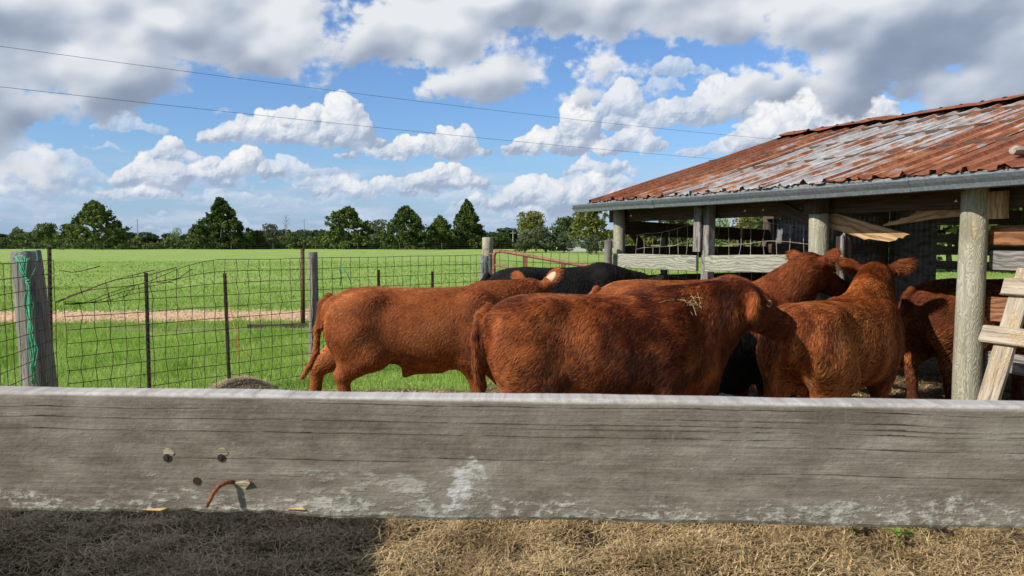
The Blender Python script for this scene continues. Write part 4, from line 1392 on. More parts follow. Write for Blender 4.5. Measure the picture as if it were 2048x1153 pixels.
def build_hay():
    r = np.random.default_rng(31)
    n = 120000
    y = r.uniform(3.35, 5.0, n); x = r.uniform(-.76, .76, n) * y
    clump = fbm2(x / .28, y / .28, 61, 4)
    bare = np.clip((fbm2(x / .55, y / .40, 67, 4) - .16) / .22, 0, 1)
    keep = r.random(n) < np.clip(.66 + 2.0 * clump, .08, 1) * (1 - .72 * bare)
    x, y, clump = x[keep], y[keep], clump[keep]; n = len(x)
    z = pen_z(x, y) + .008 + .075 * np.clip(clump + .1, 0, 1) * r.random(n) + .012 * r.random(n)
    V, F = straws(n, x, y, z, r.uniform(.03, .17, n), r.uniform(.0018, .0052, n), 3, .33)
    tag(obj('loose_hay', mesh_data('loose_hay', V, F), 'straw'), 'thick loose hay litter covering the pen floor in front', 'hay', kind='stuff')
    # long pale stalks on top of the litter
    n = 1900
    y = r.uniform(3.4, 4.95, n); x = r.uniform(-.74, .74, n) * y
    k_ = fbm2(x / .28, y / .28, 61, 4) > -.12; x, y = x[k_], y[k_]; n = len(x)
    V, F = straws(n, x, y, pen_z(x, y) + .055 + .03 * r.random(n), r.uniform(.10, .25, n), r.uniform(.0022, .0040, n), 14, .16)
    tag(obj('hay_stalks', mesh_data('hay_stalks', V, F), 'straw'), 'long pale hay stalks lying over the litter in front', 'hay', kind='stuff')
    # thinner litter over the rest of the pen
    n = 45000
    y = r.uniform(.6, 8.0, n); x = r.uniform(-3.1, 4.2, n)
    k_ = ~((y > 3.4) & (y < 4.9) & (np.abs(x) < .74 * y)); x, y = x[k_], y[k_]; n = len(x)
    V, F = straws(n, x, y, pen_z(x, y) + .012 + .02 * r.random(n), r.uniform(.06, .2, n), r.uniform(.003, .008, n), 8)
    tag(obj('pen_litter', mesh_data('pen_litter', V, F), 'straw'), 'thin trampled hay litter over the rest of the pen', 'hay', kind='stuff')
    # straw lying under the barn roof and about the cattle's feet
    n = 26000
    y = r.uniform(5.0, 12.0, n); x = r.uniform(-.05, .66, n) * y
    V, F = straws(n, x, y, .03 + .03 * r.random(n), r.uniform(.06, .22, n), r.uniform(.004, .010, n), 4)
    tag(obj('barn_straw', mesh_data('barn_straw', V, F), 'straw'), 'golden straw bedding on the ground under the barn roof', 'straw', kind='stuff')
    # heaps of hay by the wire fence
    for (px, py, Y, rx, ry, h, lab) in ((482, 775, 8.35, .32, .26, .125, 'small heap of dry hay at foot of the wire fence'),):
        c = at(px, py, Y); n = 5000
        a = r.uniform(0, 6.28, n); q = np.sqrt(r.random(n))
        x, y = c.x + rx * q * np.cos(a), c.y + ry * q * np.sin(a)
        z = h * (1 - q ** 2) * (.75 + .25 * r.random(n)) + .01
        V, F = straws(n, x - c.x, y - c.y, z, r.uniform(.05, .16, n), r.uniform(.003, .006, n), 9)
        me = mesh_data('hay_heap', V, F)
        o = obj('hay_heap', me, 'straw_pale', M=Matrix.Translation((c.x, c.y, 0)))
        tag(o, lab, 'hay')
        # solid heart of the heap
        g = np.linspace(-1, 1, 15); X, Yg = np.meshgrid(g, g); Z = np.maximum(h * .9 * (1 - X ** 2 - Yg ** 2), -.02)
        i = np.arange(14 * 15).reshape(14, 15)[:, :-1].ravel()
        core = mesh_data('hay_core', np.stack([X * rx * .9, Yg * ry * .9, Z * .9 - .02], -1).reshape(-1, 3), np.stack([i, i + 1, i + 16, i + 15], 1), True)
        obj('hay_core', core, 'straw_pale', o)
build_hay()

# ------------------------------------------------------------------ trees
def leaf_quads(C, size, r, droop=0.0):
    n = len(C)
    a = unit3(r.normal(0, 1, (n, 3))); b = unit3(np.cross(a, r.normal(0, 1, (n, 3))))
    a = a * (size * .5)[:, None]; b = b * (size * .32)[:, None]
    V = np.stack([C - a, C + b * .9 - a * .1, C + a, C - b - a * .1], 1).reshape(-1, 3)
    return V, np.arange(4 * n).reshape(-1, 4)
def juniper_mesh(h, w, seed, n=11000, blunt=.0):
    r = np.random.default_rng(seed)
    # boughs: short sprays pointing up and out, clustered
    m = 300
    t = r.random(m) ** 0.85
    def prof(t): return np.where(t < .10, .86 + .14 * t / .10, np.maximum(1 - ((t - .10) / .90) ** (1.05 + .35 * blunt), 0) ** (.72 - .14 * blunt)) * 1.0
    a = r.uniform(0, 2 * np.pi, m)
    rad = w / 2 * prof(t) * r.uniform(.50, 1.02, m)
    ph_ = r.random(6) * 6.28
    rad *= 1 + .20 * np.sin(2 * a + ph_[0] + 3 * t) + .18 * np.sin(3 * a + 7 * t + ph_[1]) + .16 * np.sin(12 * t + ph_[2] + a)
    bc = np.stack([rad * np.cos(a), rad * np.sin(a), .25 + t * (h - .35)], 1)
    k = r.integers(0, m, n)
    s = .30 + .34 * (1 - t[k])
    C = bc[k] + r.normal(0, 1, (n, 3)) * (s * .50)[:, None] * np.array((1, 1, .75))
    C[:, 2] += np.abs(r.normal(0, .18, n))
    C[:, 2] = np.maximum(C[:, 2], .1)
    V, F = leaf_quads(C, r.uniform(.30, .66, n) * (h / 8), r)
    # leader
    q = np.array([(0, 0, h - .6 + .07 * i) for i in range(12)]) + r.normal(0, .09, (12, 3))
    V2, F2 = leaf_quads(q, np.full(12, .35), r)
    return mesh_data('juniper_crown', np.concatenate([V, V2]), np.concatenate([F, F2 + len(V)]))
def trunk_mesh(h, r0, seed, limbs=5, spread=2.0):
    r = np.random.default_rng(seed); mb = MB()
    P = np.array([(r.normal(0, .04) * i, r.normal(0, .04) * i, h * .6 * i / 5) for i in range(6)])
    mb.tube(P, np.linspace(r0, r0 * .55, 6), 7)
    for k in range(limbs):
        a = k * 2.4 + r.random(); s = P[3 + k % 3]
        e = s + np.array((math.cos(a) * spread, math.sin(a) * spread, h * r.uniform(.18, .40)))
        mid = (s + e) / 2 + np.array((0, 0, .25))
        mb.tube([s, mid, e], [r0 * .45, r0 * .3, r0 * .12], 5)
    return mesh_data('trunk', np.concatenate(mb.v), mb.f, True)
def crown_mesh(h, w, seed, n=3500, leaf=.4, lobes=9, base=.25, gap=.0):
    r = np.random.default_rng(seed)
    L = []
    for k in range(lobes):
        a = r.uniform(0, 6.28); q = r.random() ** .6 * w * .34
        z = h * r.uniform(base + .12, .86) if base > .0 else h * r.uniform(.10, .86)
        L.append((q * math.cos(a), q * math.sin(a), z, w * r.uniform(.15, .27)))
    L.append((0, 0, h * .80, w * .24))
    L = np.array(L); k = r.integers(0, len(L), n)
    d = unit3(r.normal(0, 1, (n, 3))); rr = L[k, 3] * r.uniform(.45, 1.08, n) ** .7
    C = L[k, :3] + d * rr[:, None] * np.array((1, 1, .8))
    # smaller clumps inside each lobe
    if gap:
        f = np.sin(C[:, 0] * 2.1 + seed) + np.sin(C[:, 1] * 2.4) + np.sin(C[:, 2] * 2.7)
        C = C[f > -gap]
    C[:, 2] = np.clip(C[:, 2], .15, None)
    return leaf_mesh(C, leaf, r)
def leaf_mesh(C, leaf, r):
    V, F = leaf_quads(C, r.uniform(.6, 1.4, len(C)) * leaf, r)
    return mesh_data('crown', V, F)
def tree(name, label, group, base, crown, leafm, trunk, cat='tree', rot=0, s=1.0):
    t = empty(name, base, rot); t.scale = (s, s, s)
    tag(t, label, cat, group)
    obj('crown', crown, leafm, t)
    if trunk is not None: obj('trunk', trunk, 'bark', t)
    return t
def gpt(px, Y):
    p = at(px, 500, Y); return (p.x, Y, 0.0)
def ph(top, Y):
    """height above the ground of what reaches pixel row top at distance Y"""
    return at(1024, top, Y).z
def build_trees():
    J = [(190, 406, 112, .55, 'broad dark juniper, leftmost of the big cone-shaped trees'), (443, 400, 100, .25, 'tall pointed juniper standing alone left of the rusty pipe post'),
         (697, 418, 100, .9, 'round bushy juniper right of the bare-branched thicket'), (813, 416, 90, .7, 'stout juniper, left of the trio beside the tall fence post'),
         (880, 436, 62, 0, 'smallest juniper, in the middle of the trio of junipers'), (934, 405, 66, 0, 'tall narrow juniper just left of the round fence post')]
    for i, (px, top, wp, bl, lab) in enumerate(J):
        Y = 142 + 4 * (i % 3); h = ph(top, Y); w = wp / FPX * Y * 1.16
        tree('juniper_tree', lab, 'junipers along the far field edge', gpt(px, Y), juniper_mesh(h, w, 100 + i, blunt=bl), 'leaf_juniper', trunk_mesh(h * .8, .16, i, 0))
    # broadleaf kinds, shared by copies
    kinds = {}
    for k, (lm_, nn, lf, gp) in enumerate((('leaf_oak', 3000, .75, 1.2), ('leaf_grey', 3000, .65, 1.0), ('leaf_yellow', 3200, .62, .9), ('leaf_far', 2200, 1.1, 0), ('leaf_far', 2200, 1.0, 0), ('leaf_bright', 1800, .45, .9))):
        kinds[k] = (crown_mesh(8, 9, 200 + k, nn, lf, 11, (0 if k in (3, 4) else .02 if k == 1 else .12), gp), lm_, trunk_mesh(8, .25, 40 + k, 5, 2.2))
    def put(name, px, top, Y, kind, label, group, wide=1.0, cat='tree'):
        h = ph(top, Y); cr, lmn, tk = kinds[kind]
        t = tree(name, label, group, gpt(px, Y), cr, lmn, tk, cat, rot=px * .37, s=h / 8)
        t.scale = (h / 8 * wide, h / 8 * wide, h / 8)
    put('oak_tree', 92, 448, 175, 0, 'grey-green spreading tree left of the leftmost juniper', None, 1.0)
    put('oak_tree', 132, 450, 178, 2, 'yellowish tree touching left side of the leftmost juniper', None, .9)
    put('young_tree', 352, 455, 165, 5, 'small bright green slender tree between two big junipers', None, .45)
    put('shrub', 38, 480, 160, 1, 'low pale shrub at left edge of the field', None, 1.2, 'shrub')
    put('shrub', 118, 478, 158, 5, 'low yellow-green shrub beside the leftmost juniper', None, 1.2, 'shrub')
    put('oak_tree', 545, 448, 160, 1, 'loose pale tree with bare twigs behind the thicket', None, .9)
    put('oak_tree', 515, 462, 150, 0, 'dark leafy tree at left end of the thicket', None, .9)
    put('oak_tree', 583, 466, 152, 0, 'dark leafy tree in middle of the thicket', None, 1.0)
    put('oak_tree', 615, 462, 155, 1, 'grey-green tree behind the rusty pipe post', None, .9)
    put('oak_tree', 756, 440, 175, 1, 'pale olive tree showing between two bushy junipers', None, .9)
    put('pecan_tree', 1072, 426, 120, 2, 'yellow-green spreading tree left of the barn roof', None, 1.0)
    put('pecan_tree', 1130, 436, 135, 0, 'green tree between the two yellowish trees near barn', None, .8)
    put('pecan_tree', 1192, 412, 95, 2, 'tall autumn-tinted tree close to left end of barn', None, 1.0)
    for i, (px, top, w) in enumerate(((1050, 462, 1.2), (1092, 455, 1.3), (1128, 464, 1.2))):
        put('shrub', px, top, 105, 1, ['grey-green bush under left side of yellow-green tree', 'tallest grey-green bush below the yellow-green tree', 'grey-green bush hiding part of the green-roofed house'][i], 'grey-green bushes below the yellowish trees', w, 'shrub')
    put('shrub', 1182, 470, 90, 1, 'pale bush in front of the green-roofed house', None, .8, 'shrub')
    put('shrub', 1000, 466, 150, 0, 'dark bush right of the tall round fence post', None, 1.4, 'shrub')
    # trees seen through the open barn
    for i, (px, top, Y, k, w) in enumerate(((1275, 436, 80, 2, 1.0), (1345, 432, 76, 0, .9), (1440, 436, 82, 5, .9), (1500, 440, 78, 2, .9), (1390, 430, 95, 5, 1.0), (1560, 420, 72, 0, 1.2))):
        put('oak_tree', px, top - 6, Y, k, ['yellowish tree seen through the bay next to left barn post', 'green tree seen through leftmost barn bay beside the square post', 'bright green tree seen through barn just right of square post', 'yellow-green tree seen through barn left of corrugated wall', 'bright tree far behind the square barn post', 'tree hidden behind the corrugated barn wall'][i], 'trees behind the barn', w)
    for i, (px, top, Y, k, w) in enumerate(((1800, 385, 42, 0, 1.2), (1900, 380, 40, 0, 1.2), (2030, 375, 38, 0, 1.2), (2150, 370, 40, 1, 1.2), (1700, 390, 48, 0, 1.2))):
        put('live_oak', px, top, Y, k, ['dense dark tree seen through barn below the broken planks', 'dense dark tree seen through barn left of right post', 'dense dark tree seen through barn right of right post', 'grey-green tree beyond the right edge of the barn', 'dense tree behind right part of the corrugated wall'][i], 'dark trees close behind the barn', w)
    # far tree line, closing the view
    r = np.random.default_rng(77)
    xs = np.arange(-40, 2120, 34)
    for i, px in enumerate(xs):
        Y = r.uniform(290, 360)
        top = 466 + r.normal(0, 4.0) - (6 if 480 < px < 700 else 0)
        put('far_tree', px + r.normal(0, 5), top, Y, 3 + i % 2, 'hazy grey-green tree in the distant tree line', 'distant tree line trees', 1.9)
    # undergrowth along the far edge of the field
    n = 26000; rr = np.random.default_rng(17)
    px = rr.uniform(-60, 1240, n); Y = rr.uniform(150, 160, n)
    hh = np.clip(1.9 + 4.5 * fbm2(px / 70, px * 0, 501, 5, .6), .35, 5.5)
    xx = (px - 1024) / FPX * Y
    C = np.stack([xx, Y, hh * rr.random(n) ** 1.3 + .1], 1)
    me = leaf_mesh(C, .75, rr)
    tag(obj('undergrowth', me, 'leaf_oak'), 'low dark undergrowth along the far edge of the field', 'undergrowth', kind='stuff')
    # bare twigs over the thicket
    t = empty('bare_tree', gpt(572, 158)); tag(t, 'leafless grey tree with fine branches above the thicket', 'tree')
    mb = MB(); rr = np.random.default_rng(5)
    H = ph(428, 158)
    mb.tube([(0, 0, 0), (.1, 0, H * .4), (.0, .1, H * .7), (.2, 0, H)], [.12, .09, .05, .015], 5)
    for k in range(26):
        z = H * rr.uniform(.45, .92); a = rr.uniform(0, 6.28); l = rr.uniform(.8, 2.3) * (1.25 - z / H)
        mb.tube([(.05, 0, z), (math.cos(a) * l * .5, math.sin(a) * l * .5, z + l * .35), (math.cos(a) * l, math.sin(a) * l, z + l * .9)], [.035, .022, .010], 4)
    mb.build('branches', 'twig_grey', t)
build_trees()

# ------------------------------------------------------------------ far things
def build_far():
    for (px, top, Y, lab) in ((276, 438, 210, 'thin grey utility pole beside the leftmost juniper'), (609, 438, 230, 'thin grey utility pole above the thicket of trees'), (1026, 462, 220, 'thin grey utility pole left of the yellow-green tree')):
        t = empty('utility_pole', gpt(px, Y)); tag(t, lab, 'pole', 'utility poles on the skyline')
        H = ph(top, Y)
        MB().tube([(0, 0, 0), (0, 0, H)], [.15, .10], 7).build('pole', 'pole_grey', t)
        MB().box((-.9, -.06, H - .7), (.9, .06, H - .58)).build('crossarm', 'pole_grey', t)
    # overhead lines and the poles that carry them, outside the picture
    a0 = at(-420, 40, 21.5); a1 = at(1790, 322, 58)
    b0 = at(-420, 128, 21.5); b1 = at(1790, 368, 58)
    def wire(pts_px, lab):
        # parabola through three sighted points
        P = [np.array(at(*q)) for q in pts_px]
        d = [0, np.linalg.norm(P[1][:2] - P[0][:2]), np.linalg.norm(P[2][:2] - P[0][:2])]
        cz = np.polyfit(d, [p[2] for p in P], 2)
        u = (P[2] - P[0]) / d[2]
        s = np.linspace(-7, d[2] + 10, 60)
        pts = np.stack([P[0][0] + u[0] * s, P[0][1] + u[1] * s, np.polyval(cz, s)], 1)
        mb = MB(); mb.tube(pts, .0075, 5)
        tag(mb.build('power_line', 'cable_black', smooth=True), lab, 'power line', 'overhead lines crossing the sky')
        return pts
    p1 = wire(((0, 93, 26.0), (800, 200, 35.0), (1480, 273, 49.0)), 'upper black overhead line crossing the whole sky')
    p2 = wire(((0, 174, 26.0), (800, 261, 35.0), (1400, 316, 47.0)), 'lower black overhead line crossing the whole sky')
    for k in (0, -1):
        t = empty('utility_pole', (p1[k][0], p1[k][1], 0)); tag(t, ['utility pole carrying the overhead lines, outside left of view', 'utility pole behind the barn roof carrying the overhead lines'][k], 'pole', 'utility poles of the overhead lines')
        MB().tube([(0, 0, 0), (0, 0, p1[k][2])], [.15, .11], 9).build('pole', 'pole_grey', t)
    # house with a green roof
    t = empty('house', gpt(1172, 125)); tag(t, 'low pale house with green roof, half hidden by bushes', 'house')
    w, dd, hw = 4.6, 4.0, 1.35
    MB().box((-w, -dd, 0), (w, dd, hw)).build('wall', 'house_wall', t)
    e = .5; H = 2.4
    MB().add([(-w - e, -dd - e, hw), (w + e, -dd - e, hw), (w + e, dd + e, hw), (-w - e, dd + e, hw), (-w + 2.4, 0, H), (w - 2.4, 0, H)], [(0, 1, 5, 4), (1, 2, 5), (2, 3, 4, 5), (3, 0, 4), (3, 2, 1, 0)]).build('roof', 'house_roof', t)
    for x in (-3.2, -1.2, 2.6):
        MB().box((x, -dd - .04, .45), (x + .8, -dd - .01, 1.15)).build('window', 'window_glass', t)
    MB().box((.6, -dd - .05, .02), (1.5, -dd - .01, 1.25)).build('door', 'wood_old', t)
    # pasture fence at the far edge of the field
    t = empty('pasture_fence', (0, 138, 0)); tag(t, 'thin wire fence with grey posts along far field edge', 'fence')
    post = mesh_data('fence_post', *(lambda m: (np.concatenate(m.v), m.f))(MB().tube([(0, 0, 0), (0, 0, 1.25)], .05, 6)))
    rr = np.random.default_rng(3)
    for x in np.arange(-95, 20, 7.5):
        obj('post', post, 'far_wire', t, Matrix.Translation((x, rr.normal(0, .2), rr.normal(0, .04))))
    for z in (.4, .8, 1.15):
        MB().tube([(-98, 0, z), (22, 0, z)], .006, 4).build('wire', 'far_wire', t)
build_far()
# ------------------------------------------------------------------ open cattle barn with rusty roof
BE = Vector((-0.4472, 0.8944, 0)); BN = Vector((0.8944, 0.4472, 0)); BO = Vector((3.45, 5.8, 0))
def bp(s, t, z=0.0):
    return BO + BE * s + BN * t + Vector((0, 0, z))
def build_barn():
    barn = empty('barn', bp(1.5, 1.5))
    tag(barn, 'open cattle barn of round posts under a rusty ribbed metal roof', 'barn')
    base = barn.location
    def Mz(p, rot=0, tilt=0): return Matrix.Translation(Vector(p) - base) @ Matrix.Rotation(tilt, 4, 'Y') @ Matrix.Rotation(rot, 4, 'Z')
    # posts: front row, centre row, back row
    EAVE = 2.02
    obj('post', round_post_mesh(2.16, .100, .092, 1, 22), 'wood_post', barn, Mz(bp(0, 0)))['label'] = 'round greenish barn post with ringed knots at right'
    obj('post', round_post_mesh(1.86, .094, .086, 2, 22), 'wood_post', barn, Mz(bp(1.45, 0), 2.0))
    obj('post', round_post_mesh(2.12, .082, .073, 3, 20), 'wood_post', barn, Mz(bp(4.64, 0), 1.0))
    obj('post', round_post_mesh(2.12, .085, .08, 4, 18), 'wood_post', barn, Mz(bp(-1.9, 0), 4.0))
    plank('post', bp(2.96, .02, 0), bp(2.96, .02, 2.06), .115, .10, 'wood_greyx', barn, up=BE, warp=.006)['label'] = 'square weathered grey barn post'
    plank('post_board', bp(3.04, -.065, 1.50), bp(3.04, -.065, 2.05), .11, .035, 'wood_greyx', barn, up=BE)
    plank('post_cap', bp(1.46, -.02, 1.86), bp(1.46, -.02, 2.12), .17, .14, 'wood_old', barn, up=BE)
    plank('post', bp(1.30, .16, 0), bp(1.30, .16, 2.1), .14, .05, 'wood_old', barn, up=BE)
    plank('stake', bp(1.24, .08, .6), bp(1.24, .08, 1.66), .035, .03, 'wood_greyx', barn, up=BE, rag=.02)
    for k, s in enumerate((-1.9, 1.45, 3.3, 5.35)):
        obj('post', round_post_mesh(3.0, .08, .07, 10 + k, 14), 'wood_oldz', barn, Mz(bp(s, 3.25)))
    for k, s in enumerate((-1.9, 0.2, 2.4, 5.0)):
        obj('post', round_post_mesh(2.1, .08, .07, 20 + k, 14), 'wood_oldz', barn, Mz(bp(s, 6.4)))
    # eave beam, rafters, purlins
    plank('beam', bp(-3.0, .11, 1.96), bp(5.0, .11, 1.96), .20, .045, 'wood_old', barn)
    plank('beam', bp(-3.0, 3.25, 2.92), bp(5.0, 3.25, 2.90), .20, .045, 'wood_old', barn)
    plank('beam', bp(-3.0, 6.4, 1.98), bp(5.0, 6.4, 1.98), .20, .045, 'wood_old', barn)
    SL = (3.20 - 2.14) / 3.5
    for s in (-2.8, -1.4, .05, 1.5, 2.9, 4.2, 4.98):
        plank('rafter', bp(s, -.165, 2.03), bp(s, 3.2, 2.03 + 3.365 * SL), .13, .045, 'wood_old', barn)
        plank('rafter', bp(s, 3.3, 2.03 + 3.40 * SL), bp(s, 6.7, 2.03), .13, .045, 'wood_old', barn)
    for t in (.9, 1.8, 2.7):
        plank('purlin', bp(-3.0, t, 2.11 + (t + .22) * SL), bp(5.02, t, 2.11 + (t + .22) * SL), .07, .04, 'wood_old', barn)
    for (s0, t0, z0, s1, t1, z1) in ((5.35, 3.1, 2.45, 5.0, 2.3, 2.68), (5.35, 3.2, 2.35, 4.7, 3.25, 2.85), (1.46, .06, 1.75, 2.0, .10, 1.96), (1.45, .1, 1.8, 1.45, .7, 2.2), (3.3, 3.2, 2.35, 3.9, 3.25, 2.85)):
        plank('brace', bp(s0, t0, z0), bp(s1, t1, z1), .11, .04, 'wood_old', barn)
    # pale planks of the front bays
    plank('plank', bp(2.88, -.075, 1.375), bp(1.54, -.075, 1.400), .175, .038, 'wood_pale', barn)
    plank('plank', bp(4.60, -.10, 1.365), bp(3.03, -.075, 1.372), .175, .038, 'wood_pale', barn)
    plank('plank', bp(4.6, .10, .82), bp(1.4, .10, .86), .16, .038, 'wood_old', barn)
    plank('plank', bp(4.6, .10, .36), bp(1.4, .10, .38), .16, .038, 'wood_old', barn)
    # a broken board: two hanging fragments
    def shard(name, P, T, mat, lab, t0=.10):
        """outline in the plane of the front wall (s, z), thickness T inwards"""
        n = len(P); V = []
        A = bp(P[0][0], t0, (P[0][1] + P[-1][1]) / 2); B = bp(P[n // 2][0], t0, P[n // 2][1])
        M, L = frame(A, B)
        Mi = M.inverted()
        V = [Mi @ bp(s, t0, z) for s, z in P] + [Mi @ bp(s, t0 + T, z) for s, z in P]
        F = [tuple(range(n)), tuple(range(2 * n - 1, n - 1, -1))] + [(i, i + n, (i + 1) % n + n, (i + 1) % n) for i in range(n)]
        M.translation = M.translation - base
        me = mesh_data(name, V, F)
        import bmesh
        b = bmesh.new(); b.from_mesh(me); bmesh.ops.recalc_face_normals(b, faces=b.faces); b.to_mesh(me); b.free()
        o = obj(name, me, mat, barn, M); o['label'] = lab
    shard('broken_plank', [(1.47, 1.898), (1.18, 1.822), (.80, 1.722), (.64, 1.682), (.605, 1.672), (.64, 1.662), (.66, 1.640), (.70, 1.645), (.73, 1.622), (.79, 1.612), (.90, 1.624), (.98, 1.637), (1.036, 1.629), (1.07, 1.645), (1.296, 1.706), (1.47, 1.735)], .022, 'wood_tan', 'broken tan plank hanging down from middle round post')
    shard('broken_plank', [(-.12, 1.975), (-.12, 1.795), (.16, 1.812), (.42, 1.795), (.66, 1.765), (.87, 1.744), (.885, 1.752), (.80, 1.785), (.74, 1.790), (.70, 1.810), (.64, 1.815), (.60, 1.845), (.575, 1.850), (.545, 1.905), (.50, 1.922), (.20, 1.955)], .022, 'wood_tan', 'split brown plank jutting left from right round post', .135)
    plank('block', bp(-.16, .02, 1.78), bp(-.16, .02, 1.98), .14, .05, 'wood_tan', barn, up=BE)
    # planks of the bay right of the big post
    plank('plank', bp(-.06, .125, 1.665), bp(-1.9, .125, 1.655), .145, .038, 'wood_red', barn)
    plank('plank', bp(-.06, .125, 1.475), bp(-1.9, .125, 1.47), .145, .038, 'wood_greyx', barn)
    plank('plank', bp(-.06, .125, 1.105), bp(-1.9, .125, 1.10), .185, .038, 'wood_red', barn)
    plank('plank', bp(-.06, .125, .715), bp(-1.9, .125, .71), .145, .038, 'wood_greyx', barn)
    plank('plank', bp(-.06, .125, .30), bp(-1.9, .125, .30), .145, .038, 'wood_greyx', barn)
    # rails of the left end and of the back, dark against the light
    for (z0, z1, w) in ((1.80, 1.70, .185), (1.48, 1.44, .17), (1.08, 1.05, .17), (.68, .66, .17)):
        plank('rail', bp(4.76, .05, z0), bp(5.30, 3.2, z1), w, .04, 'wood_old', barn)
    plank('rail_post', bp(4.93, .95, 0), bp(4.93, .95, 1.84), .10, .05, 'wood_oldz', barn, up=BE)
    plank('rail_post', bp(5.20, 2.55, 0), bp(5.20, 2.55, 1.80), .10, .05, 'wood_oldz', barn, up=BE)
    plank('brace', bp(4.82, .28, 1.78), bp(4.92, .80, 1.30), .11, .04, 'wood_old', barn)
    for z in (.45, .85, 1.22, 1.46, 1.66):
        plank('rail', bp(-2.6, 6.32, z), bp(5.0, 6.32, z), .14, .04, 'wood_old', barn)
    plank('rail_post', bp(1.35, 6.28, 0), bp(1.35, 6.28, 1.75), .16, .05, 'wood_old', barn, up=BE)
    for z in (1.22, 1.58):
        plank('rail', bp(-2.2, 3.3, z), bp(1.3, 3.3, z), .12, .04, 'wood_old', barn)
    plank('rail', bp(3.3, 3.18, 1.52), bp(5.3, 3.18, 1.50), .14, .04, 'wood_old', barn)
    plank('rail', bp(3.3, 3.18, 2.02), bp(5.3, 3.18, 2.02), .14, .04, 'wood_old', barn)
    plank('rail', bp(3.3, 3.18, 1.16), bp(5.3, 3.18, 1.16), .14, .04, 'wood_old', barn)
    # corrugated partition: sheets of its own
    def corr(s0, s1, t, z0, z1):
        L = s1 - s0; n = int(L / .0762 * 6)
        V = []
        for i in range(n + 1):
            x = i / n * L; d = .012 * math.cos(x / .0762 * 2 * np.pi)
            V += [(x - L / 2, d, z0), (x - L / 2, d, z1)]
        F = [(2 * i, 2 * i + 2, 2 * i + 3, 2 * i + 1) for i in range(n)]
        M = Matrix((BE, BN, Vector((0, 0, 1)))).transposed().to_4x4(); M.translation = bp((s0 + s1) / 2, t) - base
        obj('corrugated_sheet', mesh_data('corrugated_sheet', V, F, True), 'corrugated_steel', barn, M)
    corr(3.30, 4.32, 3.34, .12, 2.88); corr(4.30, 5.38, 3.37, .12, 2.88)
    corr(2.62, 3.28, 3.36, .12, 2.4)
    # roof: ribbed sheets
    roof = empty('roof', base); roof.location = (0, 0, 0); roof.parent = barn
    roof['label'] = 'low pitched roof of rusty ribbed metal sheets'
    RW = .76
    def sheet(seed, wob):
        r = np.random.default_rng(seed)
        prof = []
        per = RW / 3
        for k in range(3):
            b = k * per
            for (x, z) in ((0, 0), (.022, .0), (.042, .030), (.070, .030), (.090, 0), (.13, 0), (.145, .005), (.165, .005), (.18, 0), (.22, 0)):
                prof.append((b + x, z))
        prof.append((RW + .05, 0.002)); prof.append((RW + .06, .021)); prof.append((RW + .085, .021)); prof.append((RW + .10, 0.003))
        n = 12; Ls = 3.72; V = []
        for j in range(n + 1):
            y = Ls * j / n
            for i, (x, z) in enumerate(prof):
                zz = z + .004 * math.sin(y * 2 + seed + x * 3)
                yy = y
                if j == 0:
                    yy += r.normal(0, .012); zz += max(0, r.normal(.0, .011)) * wob
                V.append((x, yy, zz))
        m = len(prof); F = []
        for j in range(n):
            for i in range(m - 1):
                a = j * m + i; F.append((a, a + 1, a + m + 1, a + m))
        return mesh_data('roof_sheet', V, F)
    variants = [sheet(k, 1.0) for k in range(4)]
    u = (BN * 3.5 + Vector((0, 0, 1.06))).normalized()
    nrm = u.cross(-BE); nrm = nrm if nrm.z > 0 else -nrm
    ds = -BE                       # sheets are numbered from the far end towards the camera
    n = 12
    mats = ['roof_rust', 'roof_mixed', 'roof_zinc', 'roof_zinc', 'roof_zinc', 'roof_mixed', 'roof_rust', 'roof_rust', 'roof_mixed', 'roof_zinc', 'roof_rust', 'roof_rust']
    for k in range(n):
        me = variants[k % 4].copy(); me.materials.append(MATS[mats[k]])
        M = Matrix((ds, u, nrm)).transposed().to_4x4()
        M.translation = bp(5.06 - k * RW, -.21, 2.118) + nrm * (.004 * (k % 2)) - base
        obj('roof_sheet', me, None, roof, M)
    u2 = (-BN * 3.5 + Vector((0, 0, 1.06))).normalized(); nrm2 = u2.cross(BE); nrm2 = nrm2 if nrm2.z > 0 else -nrm2
    for k in range(n):
        me = variants[k % 4].copy(); me.materials.append(MATS['roof_rust'])
        M = Matrix((BE, u2, nrm2)).transposed().to_4x4()
        M.translation = bp(5.06 - (k + 1) * RW - .10, 6.71, 2.118) + nrm2 * (.004 * (k % 2)) - base
        obj('roof_sheet', me, None, roof, M)
    # ridge cap, slightly rumpled
    zr = 2.118 + 3.46 * SL
    r = np.random.default_rng(8); V = []; F = []
    ss = np.linspace(5.10, -3.9, 60)
    for i, s in enumerate(ss):
        w = r.normal(0, .006)
        for (t, dz) in ((-.26, -.034), (-.13, .006), (-.02, .042), (.02, .042), (.13, .006), (.26, -.034)):
            q = bp(s, 3.25 + t, zr + dz + .028 + w + r.normal(0, .004)) - base
            V.append(q)
        if i:
            b = i * 6
            for k in range(5): F.append((b - 6 + k, b - 5 + k, b + k + 1, b + k))
    obj('ridge_cap', mesh_data('ridge_cap', V, F), 'roof_rust', roof)
    # gutter: folded profile swept along the eave, with couplings
    prof = [(t_ + .15, z_) for t_, z_ in ((-.36, .085), (-.365, .098), (-.485, .100), (-.492, .088), (-.480, .062), (-.462, .036), (-.455, .004), (-.440, .0), (-.372, .0), (-.366, .012))]
    mb = MB()
    V = []
    ends = [5.24, 4.2, 2.6, 1.0, -.6, -2.2, -3.6]
    for i, s in enumerate(ends):
        for (t, z) in prof:
            V.append(bp(s, t + .0 * s, 1.990 + z - .006 * math.sin(s)) - base)
    m = len(prof); F = []
